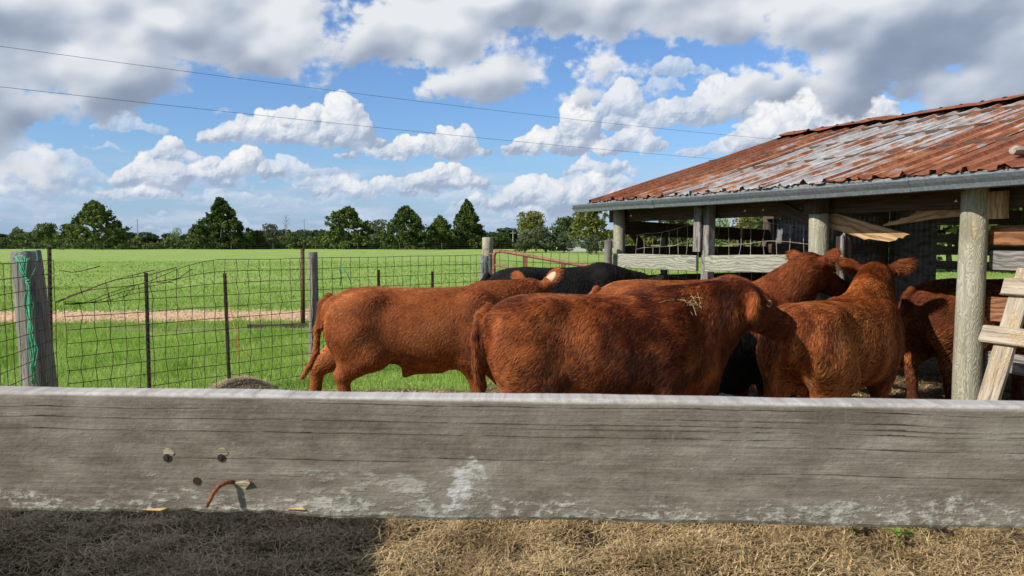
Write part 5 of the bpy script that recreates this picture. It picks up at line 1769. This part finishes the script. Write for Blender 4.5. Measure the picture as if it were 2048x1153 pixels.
    for i in range(len(ends) - 1):
        for k in range(m - 1):
            a = i * m + k; F.append((a, a + m, a + m + 1, a + 1))
    mb.add(V, F)
    mb.add([bp(5.24, t, 1.990 + z - .006 * math.sin(5.32)) - base for t, z in prof], [tuple(range(m))])
    mb.build('gutter', 'gutter_paint', barn)
    for s in (.35, 3.55):
        mb = MB(); V = []
        for s_ in (s - .05, s + .05):
            for (t, z) in prof[2:8]:
                V.append(bp(s_, t - .005, 1.9895 + z - .003) - base)
        mb.add(V, [(k, k + 6, k + 7, k + 1) for k in range(5)])
        mb.build('gutter_coupling', 'gutter_paint', barn)
    plank('fascia', bp(5.08, -.185, 2.072), bp(-3.6, -.185, 2.072), .104, .02, 'wood_greyx', barn)
    # a chunk of wood left lying on the roof
    p = bp(-.32, -.02, 2.118 + .24 * SL + .06)
    mb = MB(); mb.tube([(-.07, 0, 0), (-.03, .004, .006), (.03, 0, .004), (.07, -.003, 0)], [.025, .036, .034, .022], 8)
    o = mb.build('wood_chunk', 'wood_ladder', M=Matrix.Translation(p) @ Matrix.Rotation(.4, 4, 'Z'))
    tag(o, 'small chunk of pale wood lying on rusty roof near the gutter', 'wood')
    return barn
build_barn()

# ladder of rough boards leaning on the barn
def build_ladder():
    foot, top = bp(-.44, -.70, 0.0), bp(-.44, -.06, 1.42)
    t = empty('wooden_ladder', bp(-.65, -.4)); tag(t, 'crude ladder of pale worm-eaten boards leaning against the barn', 'ladder')
    up = BE
    plank('stile', foot, top, .135, .045, 'wood_ladder', t, up=up, rag=.004)
    plank('stile', bp(-1.16, -.70, 0), bp(-1.16, -.06, 1.42), .135, .045, 'wood_ladder', t, up=up, rag=.004)
    n = (top - foot).normalized()
    out = n.cross(BE); out = out if out.dot(BN) < 0 else -out
    for k, (f, w) in enumerate(((.895, .125), (.66, .125), (.28, .125), (.06, .125))):
        c = foot + (top - foot) * f + out * .042
        a = c + BE * (.15 if k else .10) + Vector((0, 0, .015)); b = bp(0, 0) * 0 + c - BE * .84 - Vector((0, 0, .01))
        plank('rung', a, b, w, .04, 'wood_ladder', t, up=n, rag=.005, bev=.008)
build_ladder()
# ------------------------------------------------------------------ wire fences, posts, gate
def wires(mb, P0, P1, zs, sp, z_of, r=.0033, skip=None, wob=.006, seed=0, z_min=None):
    """grid of welded wire between two ground points; z_of(s, z) bends it"""
    rr = np.random.default_rng(seed)
    P0, P1 = np.array(P0, float), np.array(P1, float)
    L = np.linalg.norm(P1 - P0); u = (P1 - P0) / L
    n = int(L / sp)
    for z in zs:
        s = np.linspace(0, L, max(12, n * 2))
        zz = np.array([z_of(q, z) for q in s]) + wob * .4 * np.sin(s * 5 + z * 9) + rr.normal(0, wob * .12, len(s))
        mb.tube(np.stack([P0[0] + u[0] * s, P0[1] + u[1] * s, zz], 1), r, 4, cap=False)
    for k in range(n + 1):
        s = k * L / n + rr.normal(0, wob * .5)
        if skip and skip(s): continue
        zz = np.array([z_of(s, z) for z in zs])
        o = rr.normal(0, wob, len(zs))
        mb.tube(np.stack([P0[0] + u[0] * (s + o), P0[1] + u[1] * (s + o), zz], 1), r, 4, cap=False)
def twine(name, strands, r, mat, label, group=None):
    mb = MB()
    for s in strands: mb.tube(s, r, 5)
    return tag(mb.build(name, mat, smooth=True), label, 'twine', group)
FP = {}
def build_fence():
    FP['corner'] = at(72, 600, 7.0); FP['mid'] = at(622, 600, 9.1); FP['end'] = at(968, 600, 11.2); FP['barn'] = at(1216, 600, 9.75)
    rows = [.04 + .125 * k for k in range(12)]
    # corner post: a cut length of old pole, leaning
    c = at(50, 503, 7.0)
    o = obj('fence_post', round_post_mesh(c.z, .148, .122, 41, 22), 'wood_grey', M=Matrix.Translation((c.x + .10, 7.0, 0)) @ Matrix.Rotation(R(-3.6), 4, 'Y'))
    tag(o, 'thick leaning grey corner post with green twine at left', 'post', 'wooden fence posts')
    m = at(622, 506, 9.1)
    tag(obj('fence_post', round_post_mesh(m.z, .060, .055, 42, 14), 'wood_grey', M=Matrix.Translation((m.x, 9.1 + .07, 0))), 'slim grey wooden fence post behind rump of walking cow', 'post', 'wooden fence posts')
    e = at(968, 513, 11.2)
    tag(obj('fence_post', round_post_mesh(e.z, .065, .06, 43, 14), 'wood_grey', M=Matrix.Translation((e.x, 11.2, 0))), 'short dark fence post with teal twine by the gate', 'post', 'wooden fence posts')
    g = at(976, 476, 11.65)
    tag(obj('fence_post', round_post_mesh(g.z, .088, .082, 44, 16), 'wood_post', M=Matrix.Translation((g.x, 11.65, 0))), 'tall round pale post carrying the rusty gate', 'post', 'wooden fence posts')
    b = at(1216, 482, 9.75)
    tag(obj('fence_post', round_post_mesh(b.z, .056, .050, 45, 12), 'wood_grey', M=Matrix.Translation((b.x, 9.75, 0))), 'slim bleached post standing against left barn post', 'post', 'wooden fence posts')
    # front run, torn down at its left end
    P0, P1 = np.array((FP['corner'].x + .19, 7.12)), np.array((FP['mid'].x, 9.1))
    tie_z = at(110, 607, 7.15).z
    def zt(s, z):
        if z <= tie_z: return z
        t = min(1, max(0, s / 1.55)); t = t * t * (3 - 2 * t)
        return tie_z + (z - tie_z) * t + .02 * math.sin(9 * s + 7 * z) * (1 - t)
    mb = MB()
    wires(mb, P0, P1, rows, .127, zt, seed=1, skip=lambda s: .05 < s < .12, wob=.008)
    # loose broken ends sticking out
    for (pp, Y) in (([(118, 541), (145, 545), (165, 542), (200, 533)], 7.25), ([(134, 594), (230, 560), (300, 550), (353, 535)], 7.55), ([(110, 604), (180, 580), (260, 572), (360, 557)], 7.45),
                    ([(112, 606), (200, 570), (248, 555), (310, 540)], 7.4), ([(265, 550), (268, 575), (245, 598), (236, 590)], 7.5), ([(210, 560), (216, 583), (222, 609)], 7.45), ([(353, 536), (358, 557), (385, 538)], 7.75), ([(158, 568), (165, 590)], 7.35), ([(312, 543), (314, 566), (345, 565)], 7.65)):
        mb.tube([at(x, y, Y) for x, y in pp], .0042, 4)
    tag(mb.build('wire_panel', 'wire_rust', smooth=True), 'welded wire panel with torn bent top beside the corner post', 'wire fence', 'wire panels of the pen')
    P2 = np.array((FP['end'].x, 11.1))
    mb = MB(); wires(mb, P1 + np.array((.02, .01)), P2, rows, .127, lambda s, z: z, seed=2)
    tag(mb.build('wire_panel', 'wire_rust', smooth=True), 'straight welded wire panel behind the walking cow', 'wire fence', 'wire panels of the pen')
    # side run coming towards the camera
    Q0 = np.array((FP['corner'].x + .05, 6.84)); Q1 = Q0 + np.array((.25, -.968)) * 4.2
    rows2 = [.03 + .118 * k for k in range(13)]
    mb = MB(); wires(mb, Q0 - np.array((-.30, -.10)) * .6, Q1, rows2, .127, lambda s, z: z, seed=3)
    tag(mb.build('wire_panel', 'wire_rust', smooth=True), 'dark wire panel at far left running past the corner post', 'wire fence', 'wire panels of the pen')
    mb = MB(); wires(mb, P2, (FP['barn'].x, 9.8), [.1 + .14 * k for k in range(11)], .14, lambda s, z: z - .04 * math.sin(s * 1.2), seed=4)
    tag(mb.build('wire_panel', 'wire_rust', smooth=True), 'wire panel stretched in front of the rusty gate', 'wire fence', 'wire panels of the pen')
    # coarse bent mesh inside the barn bays
    a, b_ = bp(4.5, .16), bp(1.6, .16)
    def zb(s, z): return z - .10 * max(0, 1 - s / 1.0) * (z > 1.4) + .012 * math.sin(6 * s + z * 4)
    mb = MB(); wires(mb, (a.x, a.y), (b_.x, b_.y), [.85, 1.02, 1.19, 1.42, 1.60, 1.78], .17, zb, seed=5, wob=.016, r=.0038)
    tag(mb.build('wire_panel', 'wire_sunlit', smooth=True), 'coarse bent wire mesh fixed inside the front barn bays', 'wire fence', 'wire panels of the pen')
    # steel T posts
    def tpost(px, top, Y, lab, dx=0.0):
        p = at(px, top, Y); h = p.z
        t = MB()
        t.box((-.019, -.003, 0), (.019, .003, h)).box((-.003, .003, 0), (.003, .030, h - .01))
        for k in range(int(h / .055)):
            t.box((-.005, -.010, .06 + k * .055), (.005, -.003, .078 + k * .055))
        o = t.build('steel_post', 'tpost_steel', M=Matrix.Translation((p.x, Y, 0)) @ Matrix.Rotation(dx, 4, 'Y'))
        tag(o, lab, 'post', 'steel fence posts')
    tpost(292, 546, 7.72, 'black steel fence post right of the torn wire')
    tpost(454, 547, 8.36, 'black steel fence post with orange tip above hay heap', -.02)
    tpost(757, 540, 9.86, 'left of two short steel posts above back of walking cow')
    tpost(865, 543, 10.5, 'right of two short steel posts above back of walking cow')
    tpost(92, 494, 7.35, 'thin dark steel post directly behind the corner post', .02)
    p = at(452, 556, 8.34)
    # rusty pipe post and a beam on the ground, out in the pasture
    q = at(606, 499, 14.4); t = empty('pipe_post', (q.x - .02, 14.4, 0)); tag(t, 'rusty steel pipe post standing in the pasture', 'post')
    MB().tube([(0, 0, 0), (.01, 0, q.z - .02)], .038, 12).build('pipe', 'rust_pipe', t, smooth=True)
    MB().tube([(.01, 0, q.z - .02), (.01, 0, q.z + .015)], .043, 12).build('cap', 'rust_pipe', t)
    a, b_ = at(494, 663, 14.15), at(640, 656, 14.45)
    tag(plank('timber_beam', (a.x, 14.15, .055), (b_.x + .2, 14.5, .04), .07, .10, 'wood_oldz'), 'dark grey timber lying on the grass by the pipe post', 'timber')
    # twine
    rr = np.random.default_rng(4)
    S_ = []
    yf = 6.80
    for k in range(16):
        pts = []
        for (x, y, sp) in ((42 + rr.normal(0, 9), 517 + rr.normal(0, 4), 0), (44, 540, 7), (54, 562, 5), (56, 572, 3), (58, 610, 6), (60, 660, 6), (65, 700, 7), (66, 735, 5), (68, 765 + rr.normal(0, 10), 4)):
            q = at(x + rr.normal(0, 1) * sp * .7, y, yf - (y - 500) * .00006 * 0 + rr.normal(0, .008))
            pts.append(q)
        S_.append(pts)
    top = at(55, 504, 6.86)
    S_.append([at(25, 520, 6.85), at(33, 506, 6.85), at(52, 502, 6.85), at(72, 503, 6.85), at(75, 515, 6.83), at(72, 535, 6.82), at(60, 560, 6.8)])
    S_.append([at(33, 514, 6.85), at(45, 511, 6.82), at(52, 525, 6.8), at(53, 545, 6.8), at(48, 535, 6.8), at(38, 520, 6.82)])
    S_.append([at(50, 563, 6.79), at(58, 560, 6.77), at(63, 564, 6.79), at(56, 568, 6.77), at(50, 564, 6.79)])
    twine('baling_twine', S_, .0042, 'twine_green', 'bundle of green baling twine hanging down the corner post')
    S_ = [[at(966, 545, 11.05), at(964, 530, 11.02), at(967, 519, 11.02), at(972, 518, 11.02), at(977, 530, 11.03), at(978, 548, 11.05)]]
    twine('baling_twine', S_, .006, 'twine_teal', 'teal twine looped round the short post by gate')
    S_ = [[at(680, 533, 9.35), at(690, 541, 9.35), at(698, 555, 9.38), at(703, 570, 9.36)], [at(678, 534, 9.35), at(682, 550, 9.36), at(681, 572, 9.36)]]
    twine('baling_twine', S_, .005, 'twine_teal', 'teal twine end tied to wire panel above the cow')
    S_ = [[at(458, 606, 8.3), at(466, 640, 8.32), at(472, 670, 8.32), at(474, 705, 8.3), at(470, 728, 8.3)], [at(467, 645, 8.3), at(476, 690, 8.3), at(495, 712, 8.28), at(502, 716, 8.3)]]
    twine('baling_twine', S_, .0032, 'twine_orange', 'frayed orange twine hanging on the wire above hay heap')
    # sagging tube gate behind the fence
    A, B = at(988, 500, 11.55), at(1248, 546, 10.35)
    Al = Vector((A.x, A.y, A.z - 1.12)); Bl = Vector((B.x, B.y, B.z - 1.10))
    t = empty('tube_gate', (A.x, A.y, 0)); tag(t, 'sagging rusty tube gate beyond the black cow', 'gate')
    loc = t.location
    def gp(f, g):
        return (A.lerp(B, f)).lerp(Al.lerp(Bl, f), g) - loc
    mb = MB(); rr_ = [gp(.06, 0), gp(.3, 0), gp(.6, 0), gp(.97, 0), gp(1, .05), gp(1, .5), gp(1, .95), gp(.97, 1), gp(.5, 1), gp(.03, 1), gp(0, .95), gp(0, .5), gp(0, .08), gp(.015, .025), gp(.06, 0)]
    mb.tube(rr_, .025, 9, cap=False); mb.build('gate_frame', 'gate_rust', t, smooth=True)
    for g_ in (.20, .40, .60, .80):
        MB().tube([gp(.01, g_), gp(.99, g_)], .018, 7).build('gate_rail', 'gate_rust', t, smooth=True)
    for f_ in (.26, .56, .80):
        M, L = frame(gp(f_, .02), gp(f_, .98), up=(1, 0, 0))
        MB().box((-L / 2, -.012, -.035), (L / 2, .012, .035)).build('gate_upright', 'gate_rust', t, M=M)
    MB().tube([gp(-.05, .06), gp(0, .06)], .016, 7).build('hinge', 'gate_rust', t)
    MB().tube([gp(-.05, .9), gp(0, .9)], .016, 7).build('hinge', 'gate_rust', t)
build_fence()

# unseen shed added out of the picture on the left to cast the hay's shadow
def build_shadow_shed():
    t = empty('shadow_shed', (-5.4, 1.2, 0)); tag(t, 'unseen grey board shed added left of the pen to shadow the hay', 'shed')
    x0, x1, y0, y1, H = -1.7, 1.7, -3.2, 1.65, 2.58
    bw = .2
    nb = 0
    me = mesh_data('shed_board', *(lambda m: (np.concatenate(m.v), m.f))(MB().box((-.095, -.012, 0), (.095, .012, H))))
    for k in range(int((x1 - x0) / bw)):
        for y in (y0, y1):
            obj('wall_board', me, 'shed_boards', t, Matrix.Translation((x0 + .1 + k * bw, y, 0)))
    for k in range(int((y1 - y0) / bw)):
        for x in (x0, x1):
            obj('wall_board', me, 'shed_boards', t, Matrix.Translation((x, y0 + .1 + k * bw, 0)) @ Matrix.Rotation(R(90), 4, 'Z'))
    MB().box((x0 - .1, y0 - .1, H + .004), (x1 + .1, y1 + .1, H + .06)).build('roof', 'roof_mixed', t)
build_shadow_shed()
# ------------------------------------------------------------------ the cattle
def build_cows():
    g = 'cattle crowded in the pen'
    # A: walking, left
    make_cow('bright red-brown cow walking right at far left of herd', g, (-.735, 6.62, 0), R(2), 'hair_orange', 'hide_orange', 100000, 11, scale=(.985, .97, .965), length=.52, shag=.6, dark_mane=.4, patch=.45,
             poll=(.93, .10, 1.265), hd=(.55, .62, -.45), hind=((-.36, .0), (.0, -.02)), fore=((.30, 0), (-.03, 0)), sheath=True, ear=((.75, .05), (1.5, .1)), horn=1,
             tail=[(-.84, 0, 1.19), (-.905, -.01, 1.12), (-.935, -.03, .90), (-.945, -.05, .70), (-1.0, -.07, .58), (-1.06, -.08, .48)])
    # B: nearest
    make_cow('shaggy dark red cow in front, head right, orange ear tag', g, (.61, 5.16, 0), R(5), 'hair_red', 'hide_red', 180000, 22, dark_face=.50, dark_mane=.10, scale=(.905, .95, .995), length=.95, shag=1.0, fat=1.04,
             poll=(1.04, .0, 1.295), hd=(.88, .15, -.45), hind=((.05, 0), (-.02, 0)), fore=((.05, 0), (-.04, 0)), ear=((.2, .1), (-.80, .12)), sunlit_ear=.6, patch=.35, tags=((1, 'tag_orange', .014),),
             tail=[(-.84, 0, 1.18), (-.905, -.01, 1.13), (-.945, -.02, 1.02), (-.945, -.03, .84), (-.92, -.04, .64), (-.89, -.05, .42)])
    # C: turned away, right
    make_cow('orange-brown cow turned away at right, pink ear stud', g, (2.47, 5.86, 0), R(43), 'hair_orange', 'hide_dark', 120000, 33, scale=(.885, .94, .925), length=.9, shag=.9, fat=1.14, neck=1.15, dark_mane=.4,
             poll=(1.10, .12, 1.475), hd=(.90, .37, -.25), ear=((.42, .05), (.42, .05)), tags=((0, 'tag_pink', .011),), hind=((0, 0), (.06, 0)),
             tail=[(-.84, 0, 1.16), (-.90, .02, 1.08), (-.92, .05, .90), (-.90, .08, .70), (-.88, .08, .5)])
    # D: behind B, head raised
    make_cow('dark red cow behind the front cow, head raised against planks', g, (1.66, 6.74, 0), R(3), 'hair_red', 'hide_red', 60000, 44, scale=.945, length=.8,
             poll=(1.02, -.02, 1.53), hd=(.66, .30, -.38), ear=((.3, .1), (.35, .35)), tags=((1, 'tag_green', .012),))
    # E: farther back, only its orange back shows
    make_cow('orange cow whose lit back shows behind the raised-head cow', g, (1.66, 7.56, 0), R(5), 'hair_orange', 'hide_orange', 40000, 55, scale=.975, length=.75,
             poll=(.98, -.15, .98), hd=(.3, -.35, -.85))
    # F: black, by the gate
    make_cow('black cow standing by rusty gate, ears up behind herd', g, (.56, 9.0, 0), R(20), 'hair_black', 'hide_black', 36000, 66, scale=1.035, length=.6,
             poll=(1.08, 0, 1.10), hd=(.70, 0, -.72), ear=((.45, .1), (.45, .1)))
    # G: under the roof
    make_cow('brown cow half shaded under barn roof behind right post', g, (4.46, 7.15, 0), R(12), 'hair_orange', 'hide_dark', 50000, 77, scale=1.0, length=.8,
             poll=(1.08, .1, 1.25), hd=(.7, .2, -.6))
    # H: black, between
    make_cow('black cow with lowered head in gap under front cow\'s neck', g, (1.17, 5.95, 0), R(4), 'hair_black', 'hide_black', 20000, 88, scale=.80, length=.7,
             poll=(1.02, 0, .90), hd=(.45, 0, -.9))
    # wisps of hay on the back of the nearest cow
    r = np.random.default_rng(6); mb = MB()
    for k in range(70):
        c = at(1368 + r.normal(0, 20), 607 + r.normal(0, 8), 5.02 + r.normal(0, .06))
        c.z = min(c.z, 1.275)
        d = unit(r.normal(0, 1, 3) * np.array((1, .6, .55))) * r.uniform(.012, .05)
        mb.tube([np.array(c) - d, np.array(c) + np.array((0, 0, .006)), np.array(c) + d], .0012, 4)
    tag(mb.build('hay_wisp', 'straw'), 'pale wisps of hay caught on the front cow\'s shoulder', 'hay')
    # grey stone seen between the front cow and the black one
    me = sphere_mesh(1.0, 1, 1, 1, 20, 12); rr = np.random.default_rng(2)
    co = np.empty(len(me.vertices) * 3, np.float32); me.vertices.foreach_get('co', co); co = co.reshape(-1, 3)
    n = 1 + .16 * smooth_field(co, 3, 1.6) + .05 * smooth_field(co, 4, 5)
    co = np.clip(co * n[:, None], -.93, .93) * np.array((.135, .12, .27))
    me.vertices.foreach_set('co', co.ravel().astype(np.float32)); me.update()
    p = at(1455, 770, 5.66)
    tag(obj('stone_block', me, 'stone_grey', M=Matrix.Translation((p.x, 5.66, .265))), 'grey rounded stone standing below the front cow\'s neck', 'stone')
build_cows()

# ------------------------------------------------------------------ weeds in the hay
def build_weeds():
    r = np.random.default_rng(15)
    for (px, py, lab) in ((1705, 1068, 'small green weed sprig left of the other weeds in hay'), (1795, 1070, 'pair of pale green weed leaves in middle of the hay'), (1850, 1078, 'tallest green weed sprig right in the hay'), (1797, 1102, 'lowest green weed leaves nearest the camera in hay')):
        d = pix_dir(px, py); k = (.05 - CAM_H) / d.z; p = Vector((0, 0, CAM_H)) + d * k
        t = empty('weed', (p.x, p.y, float(pen_z(np.array([p.x]), np.array([p.y]))[0]) + .075)); tag(t, lab, 'weed', 'weeds sprouting in the hay')
        for q in range(8):
            a = r.uniform(0, 6.28); L = r.uniform(.06, .105); w = L * .42; zt = r.uniform(.3, .9)
            dx, dy = math.cos(a), math.sin(a)
            V = [(0, 0, .0)]
            rows = [(.30, .6), (.55, 1.0), (.8, .7)]
            for (f, ww) in rows:
                for sgn in (-1, 0, 1):
                    V.append((dx * L * f - dy * w * .5 * ww * sgn, dy * L * f + dx * w * .5 * ww * sgn, .02 + L * zt * f * (1.3 - f * .7) + (.006 if sgn else 0)))
            V.append((dx * L, dy * L, .02 + L * zt * .5))
            F = [(0, 1, 2), (0, 2, 3), (1, 4, 5, 2), (2, 5, 6, 3), (4, 7, 8, 5), (5, 8, 9, 6), (7, 10, 8), (8, 10, 9)]
            obj('leaf', mesh_data('weed_leaf', V, F, True), 'leaf_weed', t)
        MB().tube([(0, 0, -.08), (0, 0, .04)], .003, 5).build('stem', 'leaf_weed', t)
build_weeds()

# ------------------------------------------------------------------ the near fence board
def build_board():
    D0, D1 = .880, .850
    a = at(0, 907, D0); b = at(2048, 934, D1)
    A = Vector((a.x, D0, a.z)); B = Vector((b.x, D1, b.z))
    zc = 1.62 - .1795 - .0705
    A.z = zc + .0068; B.z = zc - .0045
    d = (B - A).normalized()
    A2, B2 = A - d * .75, B + d * .75
    t = empty('board_fence', (0, D0, 0)); tag(t, 'weathered grey board rail with bent rusty nail across the foreground', 'fence')
    loc = t.location
    M, L = frame(A2, B2); M.translation = (A2 + B2) / 2 + Vector((0, .019, 0)) - loc
    W, T, bev = .141, .038, .005
    # finely divided board with eased, dented edges
    r = np.random.default_rng(3)
    n = 220; V = []; F = []
    prof = [(-T / 2, -W / 2 + bev), (-T / 2, -W * .2), (-T / 2, W * .2), (-T / 2, W / 2 - bev * 1.2), (-T / 2 + bev * .45, W / 2 - bev * .3), (-T / 2 + bev * 1.2, W / 2), (T / 2 - bev, W / 2), (T / 2, W / 2 - bev), (T / 2, -W / 2 + bev), (T / 2 - bev, -W / 2), (-T / 2 + bev, -W / 2), (-T / 2 + bev * .3, -W / 2 + bev * .3)]
    m = len(prof)
    xs = np.linspace(-L / 2, L / 2, n + 1)
    e1 = fbm2(xs * 3, xs * 0, 11, 4) * .004; e2 = fbm2(xs * 4, xs * 0 + 7, 13, 5, .6) * .006
    Mw = M.copy(); Mw.translation = M.translation + loc
    Mi = Mw.inverted()
    def loc_x(px, py):
        """board coordinates (x, z) of a pixel on its face"""
        dd = pix_dir(px, py); o = Mi @ Vector((0, 0, CAM_H)); dl = Mi.to_3x3() @ dd
        k = (-T / 2 - o.y) / dl.y; q = o + dl * k
        return q.x, q.z
    xa, _ = loc_x(290, 1015); xb, _ = loc_x(600, 1015)
    for i, x in enumerate(xs):
        for j, (y, z) in enumerate(prof):
            zz = z
            if z > W * .4: zz += e1[i]
            if z < -W * .4:
                zz += e2[i]
                if xa < x < xb and y < 0: zz += .0045 * abs(math.sin((x - xa) * 95)) * r.uniform(.4, 1.1)   # splintered lower lip
            V.append((x, y, zz))
    for i in range(n):
        for j in range(m):
            j2 = (j + 1) % m
            F.append((i * m + j, i * m + j2, (i + 1) * m + j2, (i + 1) * m + j))
    F.append(tuple(range(m))[::-1]); F.append(tuple(n * m + j for j in range(m)))
    me = mesh_data('board', V, F)
    board = obj('board', me, 'wood_board', t, M)
    def on(x, z, y=-T / 2): return Vector((x, y, z))
    # two sunk bolts with chipped rims
    for (px, py) in ((335, 916), (443, 916)):
        x, z = loc_x(px, py)
        mb = MB()
        mb.tube([on(x, z, -T / 2 - .0010), on(x, z, -T / 2 - .0006)], .0047, 9)
        mb.build('bolt_hole', 'hole_dark', board)
        q = [(x + .0075 * math.cos(a_) * r.uniform(.6, 1.15) + .001, z + .0065 + .0055 * math.sin(a_) * r.uniform(.6, 1.15)) for a_ in np.linspace(0, 5.6, 9)]
        MB().add([on(xx, zz, -T / 2 - .0007) for xx, zz in q], [tuple(range(9))]).build('chipped_wood', 'wood_ladder', board)
        mb = MB(); mb.tube([on(x - .001, z + .0002, -T / 2 - .0018), on(x - .001, z + .0002, -T / 2 + .004)], [.0028, .0036], 6)
        mb.build('bolt', 'bolt_steel', board)
    x, z = loc_x(394, 962)
    MB().tube([on(x, z, -T / 2 - .0010), on(x, z, -T / 2 - .0006)], .0046, 12).build('nail_hole', 'hole_dark', board)
    # bent rusty nail hooking out of a torn socket
    P = [(468, 965, .0), (458, 961, -.008), (447, 966, -.013), (440, 975, -.017), (435, 988, -.021), (431, 1001, -.024)]
    pts = []
    for (px, py, dy) in P:
        x, z = loc_x(px, py); pts.append(on(x, z, -T / 2 + dy))
    MB().tube(pts, [.0024, .0024, .0024, .0023, .0022, .0016], 10).build('bent_nail', 'nail_rust', board, smooth=True)
    x, z = loc_x(484, 968)
    MB().add([on(x - .012, z + .001, -T / 2 - .0012), on(x + .008, z + .006, -T / 2 - .003), on(x + .011, z + .002, -T / 2 - .0045), on(x + .004, z - .006, -T / 2 - .0012), on(x, z, -T / 2 + .004)], [(0, 3, 2, 1), (0, 1, 4), (1, 2, 4), (2, 3, 4), (3, 0, 4)]).build('torn_wood', 'wood_ladder', board)
    # fresh splinters along the lower edge
    for (p0, p1, p2) in (((284, 1019), (334, 1016), (322, 1020.5)), ((575, 1018), (606, 1015), (612, 1018.5))):
        q = [loc_x(*p) for p in (p0, p1, p2)]
        y0 = -T / 2 - .0015
        MB().add([on(*q[0], y0), on(*q[1], y0), on(*q[2], y0 - .001), on(*q[0], y0 + .006), on(*q[1], y0 + .006), on(*q[2], y0 + .006)], [(0, 2, 1), (3, 4, 5), (0, 1, 4, 3), (1, 2, 5, 4), (2, 0, 3, 5)]).build('splinter', 'splinter_fresh', board)
    # posts that carry the rail, left and right of the picture
    for sgn in (-1, 1):
        q = Mw @ Vector((sgn * (L / 2 - .06), .075, 0))
        obj('post', round_post_mesh(1.5, .06, .055, 60 + sgn, 12), 'wood_grey', t, Matrix.Translation((q.x - loc.x, q.y - loc.y, 0)))
build_board()
